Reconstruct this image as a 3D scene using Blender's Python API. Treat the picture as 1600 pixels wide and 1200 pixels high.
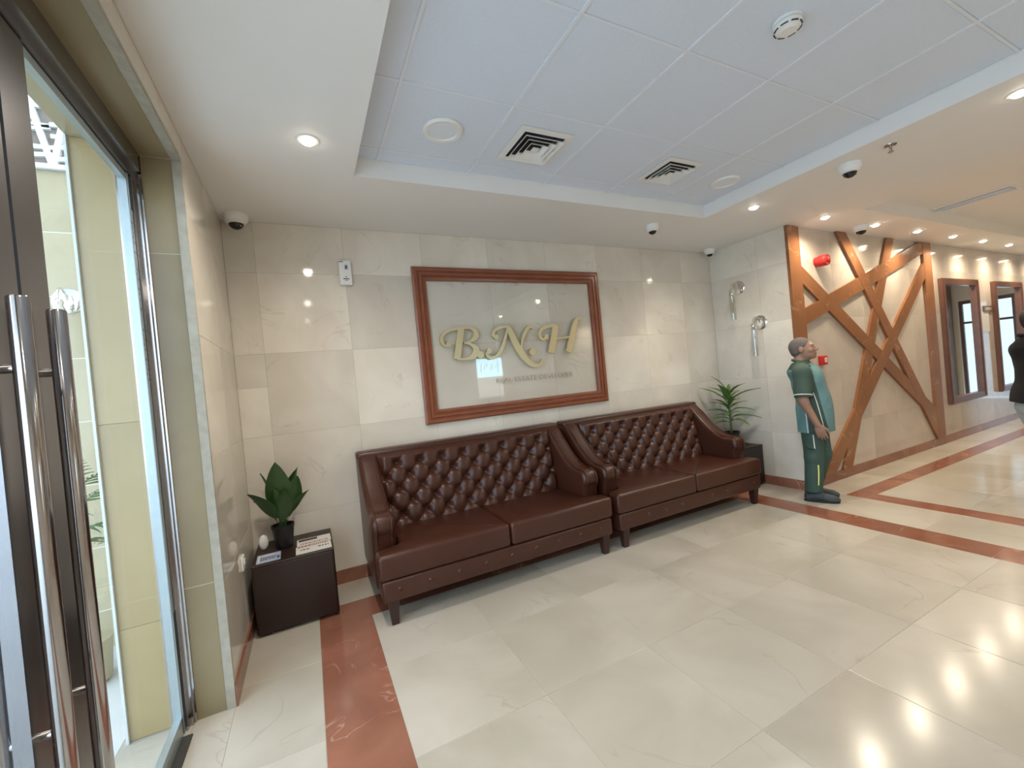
import bpy, math, random
import numpy as np
from mathutils import Vector, Matrix
random.seed(7)
SC = bpy.context.scene
for o in list(bpy.data.objects): bpy.data.objects.remove(o, do_unlink=True)
COL = SC.collection

# ------------------------------------------------------------------ camera
CAM = Vector((0.442, -3.5597, 1.4487)); YAW, PITCH, ROLL, FPX = -0.4542, -0.0101, -0.0946, 656.48
fwd = Vector((-math.sin(YAW)*math.cos(PITCH), math.cos(YAW)*math.cos(PITCH), math.sin(PITCH)))
rt = Vector((math.cos(YAW), math.sin(YAW), 0)); up = rt.cross(fwd)
rt2 = rt*math.cos(ROLL) + up*math.sin(ROLL); up2 = up*math.cos(ROLL) - rt*math.sin(ROLL)
cd = bpy.data.cameras.new('camera'); cam = bpy.data.objects.new('camera', cd); COL.objects.link(cam)
M = Matrix.Identity(4)
for i in range(3): M[i][0], M[i][1], M[i][2], M[i][3] = rt2[i], up2[i], -fwd[i], CAM[i]
cam.matrix_world = M
cd.sensor_fit = 'HORIZONTAL'; cd.sensor_width = 36.0; cd.lens = 36.0*FPX/1600.0; cd.clip_start = 0.02
SC.camera = cam

# ------------------------------------------------------------------ world, exposure
SC.view_settings.view_transform = 'Standard'; SC.view_settings.look = 'None'
SC.view_settings.gamma = 1.0; SC.view_settings.use_curve_mapping = False
SC.view_settings.exposure = 0.86
W = bpy.data.worlds.new('sky'); SC.world = W; W.use_nodes = True
bg = W.node_tree.nodes['Background']; bg.inputs[0].default_value = (0.62, 0.79, 1.0, 1); bg.inputs[1].default_value = 3.3
SPOT_W = 44.0

# ------------------------------------------------------------------ materials
def new_mat(name):
    m = bpy.data.materials.new(name); m.use_nodes = True
    return m, m.node_tree.nodes, m.node_tree.links, m.node_tree.nodes['Principled BSDF']
def plain(name, col, rough=0.5, metal=0.0, noise=0.0, nscale=30, bump=0.0, coat=0.0, emit=None):
    m, N, L, b = new_mat(name)
    b.inputs['Roughness'].default_value = rough; b.inputs['Metallic'].default_value = metal
    b.inputs['Coat Weight'].default_value = coat; b.inputs['Coat Roughness'].default_value = 0.12
    b.inputs['Base Color'].default_value = (*col, 1)
    if noise or bump:
        tc = N.new('ShaderNodeTexCoord'); nz = N.new('ShaderNodeTexNoise'); nz.inputs['Scale'].default_value = nscale
        nz.inputs['Detail'].default_value = 5; L.new(tc.outputs['Object'], nz.inputs['Vector'])
        if noise:
            mx = N.new('ShaderNodeMix'); mx.data_type = 'RGBA'
            mx.inputs[6].default_value = (*[c*(1-noise) for c in col], 1); mx.inputs[7].default_value = (*[min(1, c*(1+noise)) for c in col], 1)
            L.new(nz.outputs['Fac'], mx.inputs[0]); L.new(mx.outputs[2], b.inputs['Base Color'])
        if bump:
            bp = N.new('ShaderNodeBump'); bp.inputs['Strength'].default_value = bump; bp.inputs['Distance'].default_value = 0.004
            L.new(nz.outputs['Fac'], bp.inputs['Height']); L.new(bp.outputs[0], b.inputs['Normal'])
    if emit:
        b.inputs['Emission Color'].default_value = (*emit[0], 1); b.inputs['Emission Strength'].default_value = emit[1]
    return m
def marble(name, c1, c2, vein, vs=0.5, rough=0.12, scale=1.6, rnd=0.12, vein2=None, spec=0.5):
    """cloudy stone with thin veins; each piece takes its own cut of the stone"""
    m, N, L, b = new_mat(name); b.inputs['Roughness'].default_value = rough
    b.inputs['Specular IOR Level'].default_value = spec
    tc = N.new('ShaderNodeTexCoord'); oi = N.new('ShaderNodeObjectInfo')
    ml = N.new('ShaderNodeVectorMath'); ml.operation = 'SCALE'; ml.inputs[0].default_value = (31.7, 17.3, 23.9)
    L.new(oi.outputs['Random'], ml.inputs['Scale'])
    ad = N.new('ShaderNodeVectorMath'); ad.operation = 'ADD'; L.new(tc.outputs['Object'], ad.inputs[0]); L.new(ml.outputs[0], ad.inputs[1])
    n1 = N.new('ShaderNodeTexNoise'); n1.inputs['Scale'].default_value = scale; n1.inputs['Detail'].default_value = 6; n1.inputs['Distortion'].default_value = 0.8
    L.new(ad.outputs[0], n1.inputs['Vector'])
    r1 = N.new('ShaderNodeValToRGB'); r1.color_ramp.elements[0].position = 0.32; r1.color_ramp.elements[1].position = 0.68
    r1.color_ramp.elements[0].color = (*c1, 1); r1.color_ramp.elements[1].color = (*c2, 1); L.new(n1.outputs['Fac'], r1.inputs[0])
    n2 = N.new('ShaderNodeTexNoise'); n2.inputs['Scale'].default_value = scale*1.1; n2.inputs['Detail'].default_value = 4; n2.inputs['Distortion'].default_value = 1.3
    L.new(ad.outputs[0], n2.inputs['Vector'])
    s = N.new('ShaderNodeMath'); s.operation = 'SUBTRACT'; s.inputs[1].default_value = 0.5; L.new(n2.outputs['Fac'], s.inputs[0])
    a = N.new('ShaderNodeMath'); a.operation = 'ABSOLUTE'; L.new(s.outputs[0], a.inputs[0])
    r2 = N.new('ShaderNodeValToRGB'); r2.color_ramp.elements[0].color = (1, 1, 1, 1); r2.color_ramp.elements[1].color = (0, 0, 0, 1); r2.color_ramp.elements[1].position = 0.012
    L.new(a.outputs[0], r2.inputs[0])
    n3 = N.new('ShaderNodeTexNoise'); n3.inputs['Scale'].default_value = scale*1.7; L.new(ad.outputs[0], n3.inputs['Vector'])
    r3 = N.new('ShaderNodeValToRGB'); r3.color_ramp.elements[0].position = 0.5; r3.color_ramp.elements[1].position = 0.62; L.new(n3.outputs['Fac'], r3.inputs[0])
    mu = N.new('ShaderNodeMath'); mu.operation = 'MULTIPLY'; L.new(r2.outputs[0], mu.inputs[0]); L.new(r3.outputs[0], mu.inputs[1])
    mu2 = N.new('ShaderNodeMath'); mu2.operation = 'MULTIPLY'; mu2.inputs[1].default_value = vs; L.new(mu.outputs[0], mu2.inputs[0])
    mx = N.new('ShaderNodeMix'); mx.data_type = 'RGBA'; L.new(mu2.outputs[0], mx.inputs[0]); L.new(r1.outputs[0], mx.inputs[6]); mx.inputs[7].default_value = (*vein, 1)
    # piece to piece brightness
    mr = N.new('ShaderNodeMapRange'); mr.inputs['To Min'].default_value = 1-rnd; mr.inputs['To Max'].default_value = 1+rnd*0.4; L.new(oi.outputs['Random'], mr.inputs['Value'])
    hs = N.new('ShaderNodeHueSaturation'); L.new(mr.outputs[0], hs.inputs['Value']); L.new(mx.outputs[2], hs.inputs['Color'])
    L.new(hs.outputs[0], b.inputs['Base Color'])
    return m
def glass_mat(name, tint=(1, 1, 1), refl=1.0):
    m, N, L, b = new_mat(name); N.remove(b)
    tr = N.new('ShaderNodeBsdfTransparent'); tr.inputs[0].default_value = (*tint, 1)
    gl = N.new('ShaderNodeBsdfGlossy'); gl.inputs['Roughness'].default_value = 0.01
    fr = N.new('ShaderNodeFresnel'); fr.inputs[0].default_value = 1.5
    ge = N.new('ShaderNodeNewGeometry'); mr = N.new('ShaderNodeMapRange'); mr.inputs['To Min'].default_value = 1.5; mr.inputs['To Max'].default_value = 1/1.5   # same air-to-glass reflection on both faces of the pane
    L.new(ge.outputs['Backfacing'], mr.inputs['Value']); L.new(mr.outputs[0], fr.inputs[0])
    mu = N.new('ShaderNodeMath'); mu.operation = 'MULTIPLY'; mu.inputs[1].default_value = refl; L.new(fr.outputs[0], mu.inputs[0])
    mx = N.new('ShaderNodeMixShader'); L.new(mu.outputs[0], mx.inputs[0]); L.new(tr.outputs[0], mx.inputs[1]); L.new(gl.outputs[0], mx.inputs[2])
    L.new(mx.outputs[0], N['Material Output'].inputs[0])
    return m
MT = {}
MT['floor'] = marble('cream_floor_marble', (0.40, 0.36, 0.29), (0.51, 0.465, 0.395), (0.30, 0.25, 0.19), 0.35, 0.16, 1.3, 0.055, spec=0.42)
MT['wall'] = marble('cream_wall_marble', (0.66, 0.60, 0.51), (0.77, 0.72, 0.63), (0.46, 0.38, 0.30), 0.35, 0.06, 1.7, 0.12)
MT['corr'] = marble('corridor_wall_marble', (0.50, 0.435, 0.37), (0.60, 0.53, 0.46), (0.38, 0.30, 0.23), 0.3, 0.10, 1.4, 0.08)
MT['olive'] = marble('olive_reveal_marble', (0.235, 0.185, 0.100), (0.305, 0.245, 0.140), (0.28, 0.22, 0.11), 0.3, 0.3, 1.5, 0.08)
MT['ext'] = marble('vestibule_marble', (0.37, 0.31, 0.185), (0.43, 0.365, 0.23), (0.28, 0.24, 0.15), 0.3, 0.25, 1.4, 0.08)
MT['red'] = marble('red_marble', (0.22, 0.083, 0.050), (0.32, 0.132, 0.083), (0.60, 0.42, 0.34), 0.5, 0.14, 2.4, 0.12)
MT['lattice'] = marble('brown_strip_stone', (0.215, 0.088, 0.036), (0.28, 0.118, 0.050), (0.58, 0.38, 0.25), 0.5, 0.20, 2.2, 0.05)
MT['pill'] = marble('yellow_pillar_marble', (0.34, 0.255, 0.120), (0.41, 0.31, 0.155), (0.32, 0.27, 0.13), 0.3, 0.3, 1.5, 0.06)
MT['groutw'] = plain('pale_grout', (0.60, 0.59, 0.48), 0.8, noise=0.05)
MT['grout'] = plain('grout', (0.42, 0.39, 0.33), 0.8, noise=0.15)
MT['ceil'] = plain('ceiling_paint', (0.82, 0.81, 0.79), 0.6, noise=0.02, nscale=3)
MT['ctile'] = plain('ceiling_tile', (0.70, 0.77, 0.88), 0.75, noise=0.04, nscale=60, bump=0.08)
MT['tbar'] = plain('ceiling_grid_paint', (0.76, 0.80, 0.87), 0.5, noise=0.02)
MT['paint'] = plain('wall_paint', (0.70, 0.64, 0.55), 0.6, noise=0.03, nscale=4)
MT['edge'] = plain('grey_tile_edge', (0.36, 0.335, 0.27), 0.7, noise=0.25, nscale=25, bump=0.2)
MT['steel'] = plain('polished_steel', (0.42, 0.40, 0.40), 0.12, 1.0, noise=0.06, nscale=12)
MT['dsteel'] = plain('dark_door_metal', (0.26, 0.25, 0.255), 0.25, 0.9, noise=0.1, nscale=9)
MT['alu'] = plain('pale_aluminium', (0.40, 0.46, 0.47), 0.35, 0.6, noise=0.05)
MT['chrome'] = plain('chrome', (0.75, 0.73, 0.70), 0.06, 1.0, noise=0.03)
MT['leather'] = plain('brown_leather', (0.054, 0.0165, 0.0088), 0.36, noise=0.18, nscale=14, bump=0.06, coat=0.08)
MT['leather'].node_tree.nodes['Principled BSDF'].inputs['Specular IOR Level'].default_value = 0.38
MT['leather_d'] = plain('dark_leather', (0.020, 0.0075, 0.0050), 0.42, noise=0.2, nscale=18, bump=0.06)
MT['legwood'] = plain('dark_leg_wood', (0.035, 0.013, 0.010), 0.3, noise=0.3, nscale=10)
MT['frame'] = plain('red_brown_frame', (0.235, 0.07, 0.032), 0.28, noise=0.3, nscale=9, coat=0.2)
MT['mframe'] = plain('mirror_frame_wood', (0.125, 0.055, 0.035), 0.3, noise=0.25, nscale=12)
MT['gold'] = plain('pale_gold', (0.62, 0.54, 0.33), 0.32, 0.55, noise=0.06, nscale=20)
MT['golddim'] = plain('dull_gold_print', (0.36, 0.32, 0.23), 0.5, 0.1, noise=0.1)
MT['glass'] = glass_mat('door_glass', (0.97, 0.982, 0.972), 0.5)
MT['signglass'] = glass_mat('sign_glass', (0.985, 0.988, 0.985), 1.0)
MT['tinted'] = glass_mat('tinted_end_glass', (0.52, 0.55, 0.55), 1.0)  # dark tint dims the sky in the added end opening
MT['tube'] = glass_mat('tube_glass', (0.95, 0.96, 0.95), 2.2)
MT['mirror'] = plain('mirror', (0.88, 0.9, 0.88), 0.01, 1.0)
MT['white'] = plain('white_plastic', (0.80, 0.80, 0.78), 0.35, noise=0.02)
MT['blackp'] = plain('black_plastic', (0.012, 0.012, 0.014), 0.15, noise=0.1)
MT['vdark'] = plain('vent_shade', (0.02, 0.02, 0.02), 0.7, noise=0.1)  # near-black that stands in for shade inside the vents
MT['redp'] = plain('red_plastic', (0.50, 0.02, 0.017), 0.5, noise=0.05)
MT['pot'] = plain('black_pot', (0.008, 0.008, 0.009), 0.4, noise=0.2)
MT['soil'] = plain('soil', (0.04, 0.028, 0.018), 0.9, noise=0.4, nscale=60, bump=0.5)
MT['leafA'] = plain('broad_leaf', (0.028, 0.075, 0.020), 0.35, noise=0.25, nscale=12)
MT['leafB'] = plain('strap_leaf', (0.10, 0.20, 0.045), 0.4, noise=0.3, nscale=10)
MT['leafC'] = plain('palm_leaf', (0.07, 0.15, 0.05), 0.5, noise=0.3, nscale=10)
MT['stem'] = plain('plant_stem', (0.13, 0.19, 0.07), 0.5, noise=0.2)
MT['paper'] = plain('white_paper', (0.72, 0.70, 0.66), 0.5, noise=0.06, nscale=40)
MT['paperb'] = plain('bluish_paper', (0.42, 0.50, 0.66), 0.4, noise=0.15, nscale=40)
MT['ink'] = plain('dark_ink', (0.05, 0.045, 0.05), 0.6, noise=0.1)
MT['inkblue'] = plain('blue_ink', (0.03, 0.08, 0.25), 0.5, noise=0.1)
MT['inkred'] = plain('red_ink', (0.35, 0.04, 0.03), 0.5, noise=0.1)
MT['mat'] = plain('grey_door_mat', (0.055, 0.055, 0.05), 0.95, noise=0.3, nscale=90, bump=0.6)
MT['lampon'] = plain('lit_lamp', (1, 1, 1), 0.5, emit=((1.0, 0.90, 0.74), 12.0))
MT['screen'] = plain('lit_screen', (0.1, 0.1, 0.1), 0.3, emit=((0.45, 0.80, 0.95), 5.0))
MT['posterglow'] = plain('poster_with_glow', (0.6, 0.6, 0.6), 0.4, emit=((1.0, 0.97, 0.9), 1.0))  # emission added to a paper poster so its reflection shows
MT['pave'] = plain('outdoor_paving', (0.58, 0.58, 0.56), 0.6, noise=0.08, nscale=5)
MT['latw'] = plain('white_lattice_paint', (0.62, 0.64, 0.62), 0.5, noise=0.02)
MT['latb'] = plain('lattice_backing', (0.24, 0.19, 0.16), 0.7, noise=0.1)
MT['bronze'] = plain('brown_door_panel', (0.16, 0.10, 0.06), 0.35, noise=0.2)

# ------------------------------------------------------------------ mesh helpers
class MB:
    def __init__(s): s.v = []; s.f = []
    def add(s, v, f):
        o = len(s.v); s.v += [tuple(p) for p in v]; s.f += [tuple(i+o for i in q) for q in f]; return s
    def box(s, x0, x1, y0, y1, z0, z1):
        v = [(x, y, z) for z in (z0, z1) for y in (y0, y1) for x in (x0, x1)]
        return s.add(v, [(0, 2, 3, 1), (4, 5, 7, 6), (0, 1, 5, 4), (2, 6, 7, 3), (0, 4, 6, 2), (1, 3, 7, 5)])
    def lathe(s, prof, n=24, c=(0, 0, 0), axis='z', close=True):
        """prof: list of (r, h) turned round an axis through c"""
        v = []; f = []
        for r, h in prof:
            for i in range(n):
                a = 2*math.pi*i/n; p, q = r*math.cos(a), r*math.sin(a)
                v.append({'z': (c[0]+p, c[1]+q, c[2]+h), 'y': (c[0]+q, c[1]+h, c[2]+p), 'x': (c[0]+h, c[1]+p, c[2]+q)}[axis])
        m = len(prof)
        for j in range(m-1):
            for i in range(n): f.append((j*n+i, j*n+(i+1) % n, (j+1)*n+(i+1) % n, (j+1)*n+i))
        if close: f.append(tuple(reversed(range(n)))); f.append(tuple((m-1)*n+i for i in range(n)))
        return s.add(v, f)
    def tube(s, pts, rad, n=10):
        pts = [Vector(p) for p in pts]; rad = rad if hasattr(rad, '__len__') else [rad]*len(pts); v = []; f = []
        t = (pts[1]-pts[0]).normalized(); u = t.orthogonal().normalized()
        for k, p in enumerate(pts):
            t = (pts[min(k+1, len(pts)-1)]-pts[max(k-1, 0)]).normalized(); u = (u-t*u.dot(t)).normalized(); w = t.cross(u)
            for i in range(n):
                a = 2*math.pi*i/n; v.append(p+(u*math.cos(a)+w*math.sin(a))*rad[k])
        for k in range(len(pts)-1):
            for i in range(n): f.append((k*n+i, k*n+(i+1) % n, (k+1)*n+(i+1) % n, (k+1)*n+i))
        f.append(tuple(reversed(range(n)))); f.append(tuple((len(pts)-1)*n+i for i in range(n)))
        return s.add(v, f)
    def prism(s, poly, t0, t1, r=0.0, seg=3, plane='yz'):
        """outline extruded along the third axis with rounded rims"""
        P = np.array(poly, float); n = len(P)
        if np.sum(P[:, 0]*np.roll(P[:, 1], -1)-np.roll(P[:, 0], -1)*P[:, 1]) < 0: P = P[::-1]
        e = np.roll(P, -1, 0)-P; e /= np.linalg.norm(e, axis=1)[:, None]+1e-12
        nr = np.stack([e[:, 1], -e[:, 0]], 1); vn = nr+np.roll(nr, 1, 0); d = 1+np.sum(nr*np.roll(nr, 1, 0), 1); vn = vn/np.maximum(d, 0.4)[:, None]
        lay = [(t0, 0), (t1, 0)]
        if r > 0:
            lay = []
            for i in range(seg+1):
                a = math.pi/2*i/seg; lay.append((t0+r*(1-math.sin(a)), r*(1-math.cos(a))))
            lay = lay[::-1] if lay[0][0] > lay[-1][0] and t1 < t0 else lay
            lay = sorted(lay); lay = [(t0+r*(1-math.cos(math.pi/2*i/seg)), r*(1-math.sin(math.pi/2*i/seg))) for i in range(seg+1)]
            lay += [(t1-r*(1-math.cos(math.pi/2*i/seg)), r*(1-math.sin(math.pi/2*i/seg))) for i in range(seg, -1, -1)]
        v = []; f = []
        for t, ins in lay:
            Q = P-vn*ins
            for a, b in Q: v.append({'yz': (t, a, b), 'xz': (a, -t, b), 'xy': (a, b, t)}[plane])
        for k in range(len(lay)-1):
            for i in range(n): f.append((k*n+i, k*n+(i+1) % n, (k+1)*n+(i+1) % n, (k+1)*n+i))
        f.append(tuple(reversed(range(n)))); f.append(tuple((len(lay)-1)*n+i for i in range(n)))
        return s.add(v, f)
    def rbox(s, x0, x1, y0, y1, z0, z1, r=0.02, seg=3):
        return s.prism(round_poly([(x0, y0), (x1, y0), (x1, y1), (x0, y1)], r*1.2, 4), z0, z1, r, seg, 'xy')
    def mesh(s, name, smooth=None):
        me = bpy.data.meshes.new(name); me.from_pydata(s.v, [], s.f); me.update()
        if smooth is not None: shade(me, smooth)
        return me
    def obj(s, name, mat, parent=None, smooth=None):
        return link(name, s.mesh(name, smooth), mat, parent)
def shade(me, ang=40):
    me.polygons.foreach_set('use_smooth', [True]*len(me.polygons))
    try: me.set_sharp_from_angle(angle=math.radians(ang))
    except Exception: pass
def link(name, me, mat, parent=None):
    if mat and not me.materials: me.materials.append(MT[mat] if isinstance(mat, str) else mat)
    o = bpy.data.objects.new(name, me); COL.objects.link(o)
    if parent is not None: o.parent = parent
    return o
def empty(name, loc=(0, 0, 0), rz=0, parent=None):
    o = bpy.data.objects.new(name, None); COL.objects.link(o); o.location = loc; o.rotation_euler = (0, 0, rz); o.empty_display_size = 0.1
    if parent: o.parent = parent
    return o
def tag(o, label, cat, group=None):
    o['label'] = label; o['category'] = cat
    if group: o['group'] = group
    return o
def struct(o, label=None):
    o['kind'] = 'structure'
    if label: o['label'] = label
    return o
def round_poly(P, r, seg=4):
    out = []; n = len(P)
    for i in range(n):
        a, b, c = Vector(P[i-1]), Vector(P[i]), Vector(P[(i+1) % n]); d1, d2 = (a-b), (c-b)
        rr = min(r, d1.length*0.45, d2.length*0.45); p, q = b+d1.normalized()*rr, b+d2.normalized()*rr
        for k in range(seg+1):
            t = k/seg; out.append(tuple(p*(1-t)**2+b*2*t*(1-t)+q*t*t))
    return out
def spline(pts, n=8):
    P = np.array(pts, float); out = []
    for i in range(len(P)-1):
        p0, p1, p2, p3 = P[max(i-1, 0)], P[i], P[i+1], P[min(i+2, len(P)-1)]
        for k in range(n):
            t = k/n; out.append(0.5*((2*p1)+(p2-p0)*t+(2*p0-5*p1+4*p2-p3)*t*t+(3*p1-p0-3*p2+p3)*t**3))
    out.append(P[-1]); return np.array(out)
def copy_tree(o, parent=None):
    c = o.copy(); COL.objects.link(c); c.parent = parent
    for ch in list(o.children): copy_tree(ch, c)
    return c
TC = {}
def tile(w, h, mat, parent, c, rot, t=0.01, ch=0.0012, name='tile', g=0.0015):
    """one slab of stone w x h, face outward along its local z; mesh data is shared between alike slabs"""
    k = (round(w, 3), round(h, 3), mat, t, ch, name)
    if k not in TC:
        a, b = w/2-g/2, h/2-g/2; m = MB()
        v = [(-a, -b, -t), (a, -b, -t), (a, b, -t), (-a, b, -t), (-a, -b, -ch), (a, -b, -ch), (a, b, -ch), (-a, b, -ch), (-a+ch, -b+ch, 0), (a-ch, -b+ch, 0), (a-ch, b-ch, 0), (-a+ch, b-ch, 0)]
        m.add(v, [(3, 2, 1, 0), (8, 9, 10, 11)]+[(i, (i+1) % 4, 4+(i+1) % 4, 4+i) for i in range(4)]+[(4+i, 4+(i+1) % 4, 8+(i+1) % 4, 8+i) for i in range(4)])
        TC[k] = m.mesh(name); TC[k].materials.append(MT[mat])
    o = bpy.data.objects.new(name, TC[k]); COL.objects.link(o); o.parent = parent; o.location = c; o.rotation_euler = rot
    return o
def cuts(a, b, joints):
    js = sorted({a, b, *[j for j in joints if min(a, b)+0.02 < j < max(a, b)-0.02]}); return list(zip(js[:-1], js[1:]))
def ruler(start, pitch, n=60): return [start+pitch*i for i in range(-n, n+1)]
ROT = {'-y': (math.pi/2, 0, 0), '+x': (math.pi/2, 0, math.pi/2), '-x': (math.pi/2, 0, -math.pi/2), 'up': (0, 0, 0), 'down': (math.pi, 0, 0), '+y': (math.pi/2, 0, math.pi)}
def clad(parent, mat, face, a0, a1, b0, b1, plane, aj, bj, skip=None, name='tile', **kw):
    """cover a rectangle with slabs; a is the running direction, b the other"""
    for (p, q) in cuts(a0, a1, aj):
        for (r, s) in cuts(b0, b1, bj):
            if skip and skip((p+q)/2, (r+s)/2): continue
            ca, cb = (p+q)/2, (r+s)/2
            c = {'-y': (ca, plane, cb), '+y': (ca, plane, cb), '+x': (plane, ca, cb), '-x': (plane, ca, cb), 'up': (ca, cb, plane), 'down': (ca, cb, plane)}[face]
            tile(q-p, s-r, mat, parent, c, ROT[face], name=name, **kw)

# ------------------------------------------------------------------ dimensions of the room
H, H2, WX, DY = 2.777, 2.8907, 5.0387, -0.92
XE, YF = 14.5, -5.3                      # corridor end, front wall
YO, ZH = -1.10, 2.64                     # door opening edge and header height

# ------------------------------------------------------------------ floor
fl = struct(MB().box(-0.43, XE, YF, 0, -0.1, -0.0015).obj('floor', 'grout'), 'polished cream stone floor with red marble border strips')
T = 0.6071
SX0, SX1, SX2, SX3, SY0, SY1 = 0.384, 0.697, 4.340, 4.600, -0.36, -0.631
fj = ruler(SX1, T); rj = ruler(SY1, 0.615)
clad(fl, 'floor', 'up', SX1, SX2, YF, SY1, 0, fj, rj, g=0.0035, ch=0.0006)                        # main field
clad(fl, 'floor', 'up', -0.16, SX0, YF, 0, 0, [0.0], ruler(-0.36, 0.6))     # by the doors
clad(fl, 'floor', 'up', -0.43, -0.16, YF, YO, 0, [], ruler(-0.36, 0.9))
clad(fl, 'floor', 'up', SX0, SX3, SY0, 0, 0, ruler(SX0, 0.61), [])          # along back wall
clad(fl, 'red', 'up', SX0, SX3, SY1, SY0, 0, ruler(SX0, 1.2), [], name='border_slab')
clad(fl, 'red', 'up', SX0, SX1, YF, SY1, 0, [], ruler(SY1, 1.3), name='border_slab')
clad(fl, 'red', 'up', SX2, SX3, YF, SY1, 0, [], ruler(SY1, 0.9), name='border_slab')
BX0, BX1, BY0, BY1 = 5.135, 5.335, -1.225, -1.40
clad(fl, 'floor', 'up', SX3, BX0, YF, 0, 0, [], ruler(-0.5, 0.75), skip=lambda a, b: False)
clad(fl, 'floor', 'up', BX0, XE, BY0, DY, 0, ruler(BX0, 0.9), [])
clad(fl, 'red', 'up', BX0, XE, BY1, BY0, 0, ruler(BX0, 1.2), [], name='border_slab')
clad(fl, 'red', 'up', BX0, BX1, YF, BY1, 0, [], ruler(BY1, 1.2), name='border_slab')
clad(fl, 'floor', 'up', BX1, XE, YF, BY1, 0, ruler(BX1, 0.62), ruler(BY1, 0.62))

# ------------------------------------------------------------------ walls
zj = [0.1, 0.6, 1.205, 1.808, 2.406]
xj = [0.19, 0.80, 1.43, 2.05, 2.67, 3.30, 3.92, 4.54]
wb = struct(MB().box(-0.43, WX+0.3, 0.0015, 0.2, 0, 3.0).obj('wall_back', 'grout'), 'back wall clad in polished cream marble slabs')
clad(wb, 'wall', '-y', 0, WX, 0, H, 0, xj, zj, skip=lambda a, b: a < 0.19 and 1.2 < b < 1.8)
for z0, z1 in ((1.205, 1.565), (1.565, 1.808)): tile(0.19, z1-z0, 'wall', wb, (0.095, 0, (z0+z1)/2), ROT['-y'])
wr = struct(MB().box(WX+0.0015, WX+0.3, DY+0.01, 0, 0, 3.0).obj('wall_right', 'grout'), 'short return wall clad in pale marble')
clad(wr, 'wall', '-x', DY, 0, 0, H, WX, [-0.60], zj)
wf = struct(MB().box(WX+0.003, XE, DY+0.0015, DY+0.3, 0, 3.0).obj('wall_corridor', 'grout'), 'long corridor wall clad in pale cream marble')
clad(wf, 'corr', '-y', WX, XE, 0, H, DY, ruler(WX+0.21, 0.61), zj)
wl = MB().box(-0.405, -0.0015, YO+0.025, 0, 0, 3.0).box(-0.24, -0.0015, YO+0.001, YO+0.025, 0, 3.0).box(-0.405, -0.0015, YF, -4.70, 0, 3.0).box(-0.24, -0.0015, -4.70, YO+0.001, ZH+0.005, 3.0).box(-0.405, -0.24, -4.70, YO+0.025, 2.705, 3.0).obj('wall_left', 'paint')
struct(wl, 'left wall with the glass entrance doors')
clad(wl, 'wall', '+x', YO+0.02, 0, 0, H, 0, [-0.55], zj)
clad(wl, 'wall', '+x', -4.7, YO+0.02, ZH+0.0, H, 0, ruler(YO, 0.9), [])
clad(wl, 'olive', '-y', -0.16, -0.034, 0, ZH, YO, [], [0.62, 2.19], name='reveal_slab')
clad(wl, 'olive', 'down', -0.16, -0.034, -4.7, YO, ZH, [], ruler(YO, 0.9), name='reveal_slab')
clad(wl, 'pill', '-y', -0.405, -0.235, 0, 2.70, YO+0.02, [], [0.50, 1.42], name='reveal_slab')
clad(wl, 'ext', 'down', -0.405, -0.235, -4.7, YO+0.02, 2.70, [], ruler(YO, 1.2), name='reveal_slab')
struct(MB().box(-0.41, -0.400, YO+0.005, YO+0.03, 0, 2.70).obj('trim_2', 'latw'), 'thin white edge strip on the outer corner of the door pillar')
struct(MB().box(-0.034, 0.003, YO-0.003, YO+0.02, 0.0, ZH-0.003).box(-0.034, 0.003, -4.7, YO+0.02, ZH-0.003, ZH+0.02).obj('trim_1', 'edge'), 'rough grey stone edge around the door opening')
wfr = struct(MB().box(-0.43, XE, YF-0.2, YF, 0, 3.0).obj('wall_front', 'paint'))
we = struct(MB().box(XE, XE+0.2, YF, -2.6, 0, 3).box(XE, XE+0.2, -1.7, DY+0.3, 0, 3).box(XE, XE+0.2, -2.6, -1.7, 2.3, 3).obj('wall_end', 'paint'))
for i, (m, mat) in enumerate([(MB().box(0.012, WX-0.012, -0.012, 0.0, 0, 0.1), 'red'), (MB().box(WX-0.012, WX, DY-0.012, -0.012, 0, 0.1), 'red'),
        (MB().box(WX-0.012, XE, DY-0.012, DY, 0, 0.1), 'red'), (MB().box(0, 0.012, YO+0.0, 0, 0, 0.1), 'red')]):
    struct(m.obj('baseboard_'+['back', 'right', 'corridor', 'left'][i], mat), ['red marble skirting along the back wall', 'red marble skirting on the return wall', 'red marble skirting along the corridor wall', 'red marble skirting beside the doors'][i])

# ------------------------------------------------------------------ ceiling
TX0, TX1, TY = 0.8165, 3.897, -0.879; UX0, UX1, UY = 5.45, 13.5, -1.44; YB = -4.8
cm = MB(); xs = [-0.0, TX0, TX1, UX0, UX1, XE]; ys = [YF, YB, UY, TY, 0]
for i in range(5):
    for j in range(4):
        cx, cy = (xs[i]+xs[i+1])/2, (ys[j]+ys[j+1])/2
        if (TX0 < cx < TX1 and YB < cy < TY) or (UX0 < cx < UX1 and YB < cy < UY): continue
        cm.box(xs[i], xs[i+1], ys[j], ys[j+1], H, H2+0.02)
struct(cm.obj('ceiling', 'ceil'), 'smooth white painted ceiling around the recessed trays')
ct = struct(MB().box(TX0, TX1, YB, TY, H2+0.006, H2+0.1).obj('ceiling_tray', 'tbar'), 'recessed tray with square ceiling tiles')
GX, GY = 0.9651, -1.0106
gxs = [GX+0.6*i for i in range(5)]; gys = [GY-0.6*i for i in range(8)]
clad(ct, 'ctile', 'down', TX0, TX1, YB, TY, H2+0.001, gxs, gys, name='ceiling_tile', t=0.012, ch=0.003, g=0.012)
for x in gxs: MB().box(x-0.008, x+0.008, YB, TY, H2-0.0035, H2+0.006).obj('grid_bar', 'tbar', ct)
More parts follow.
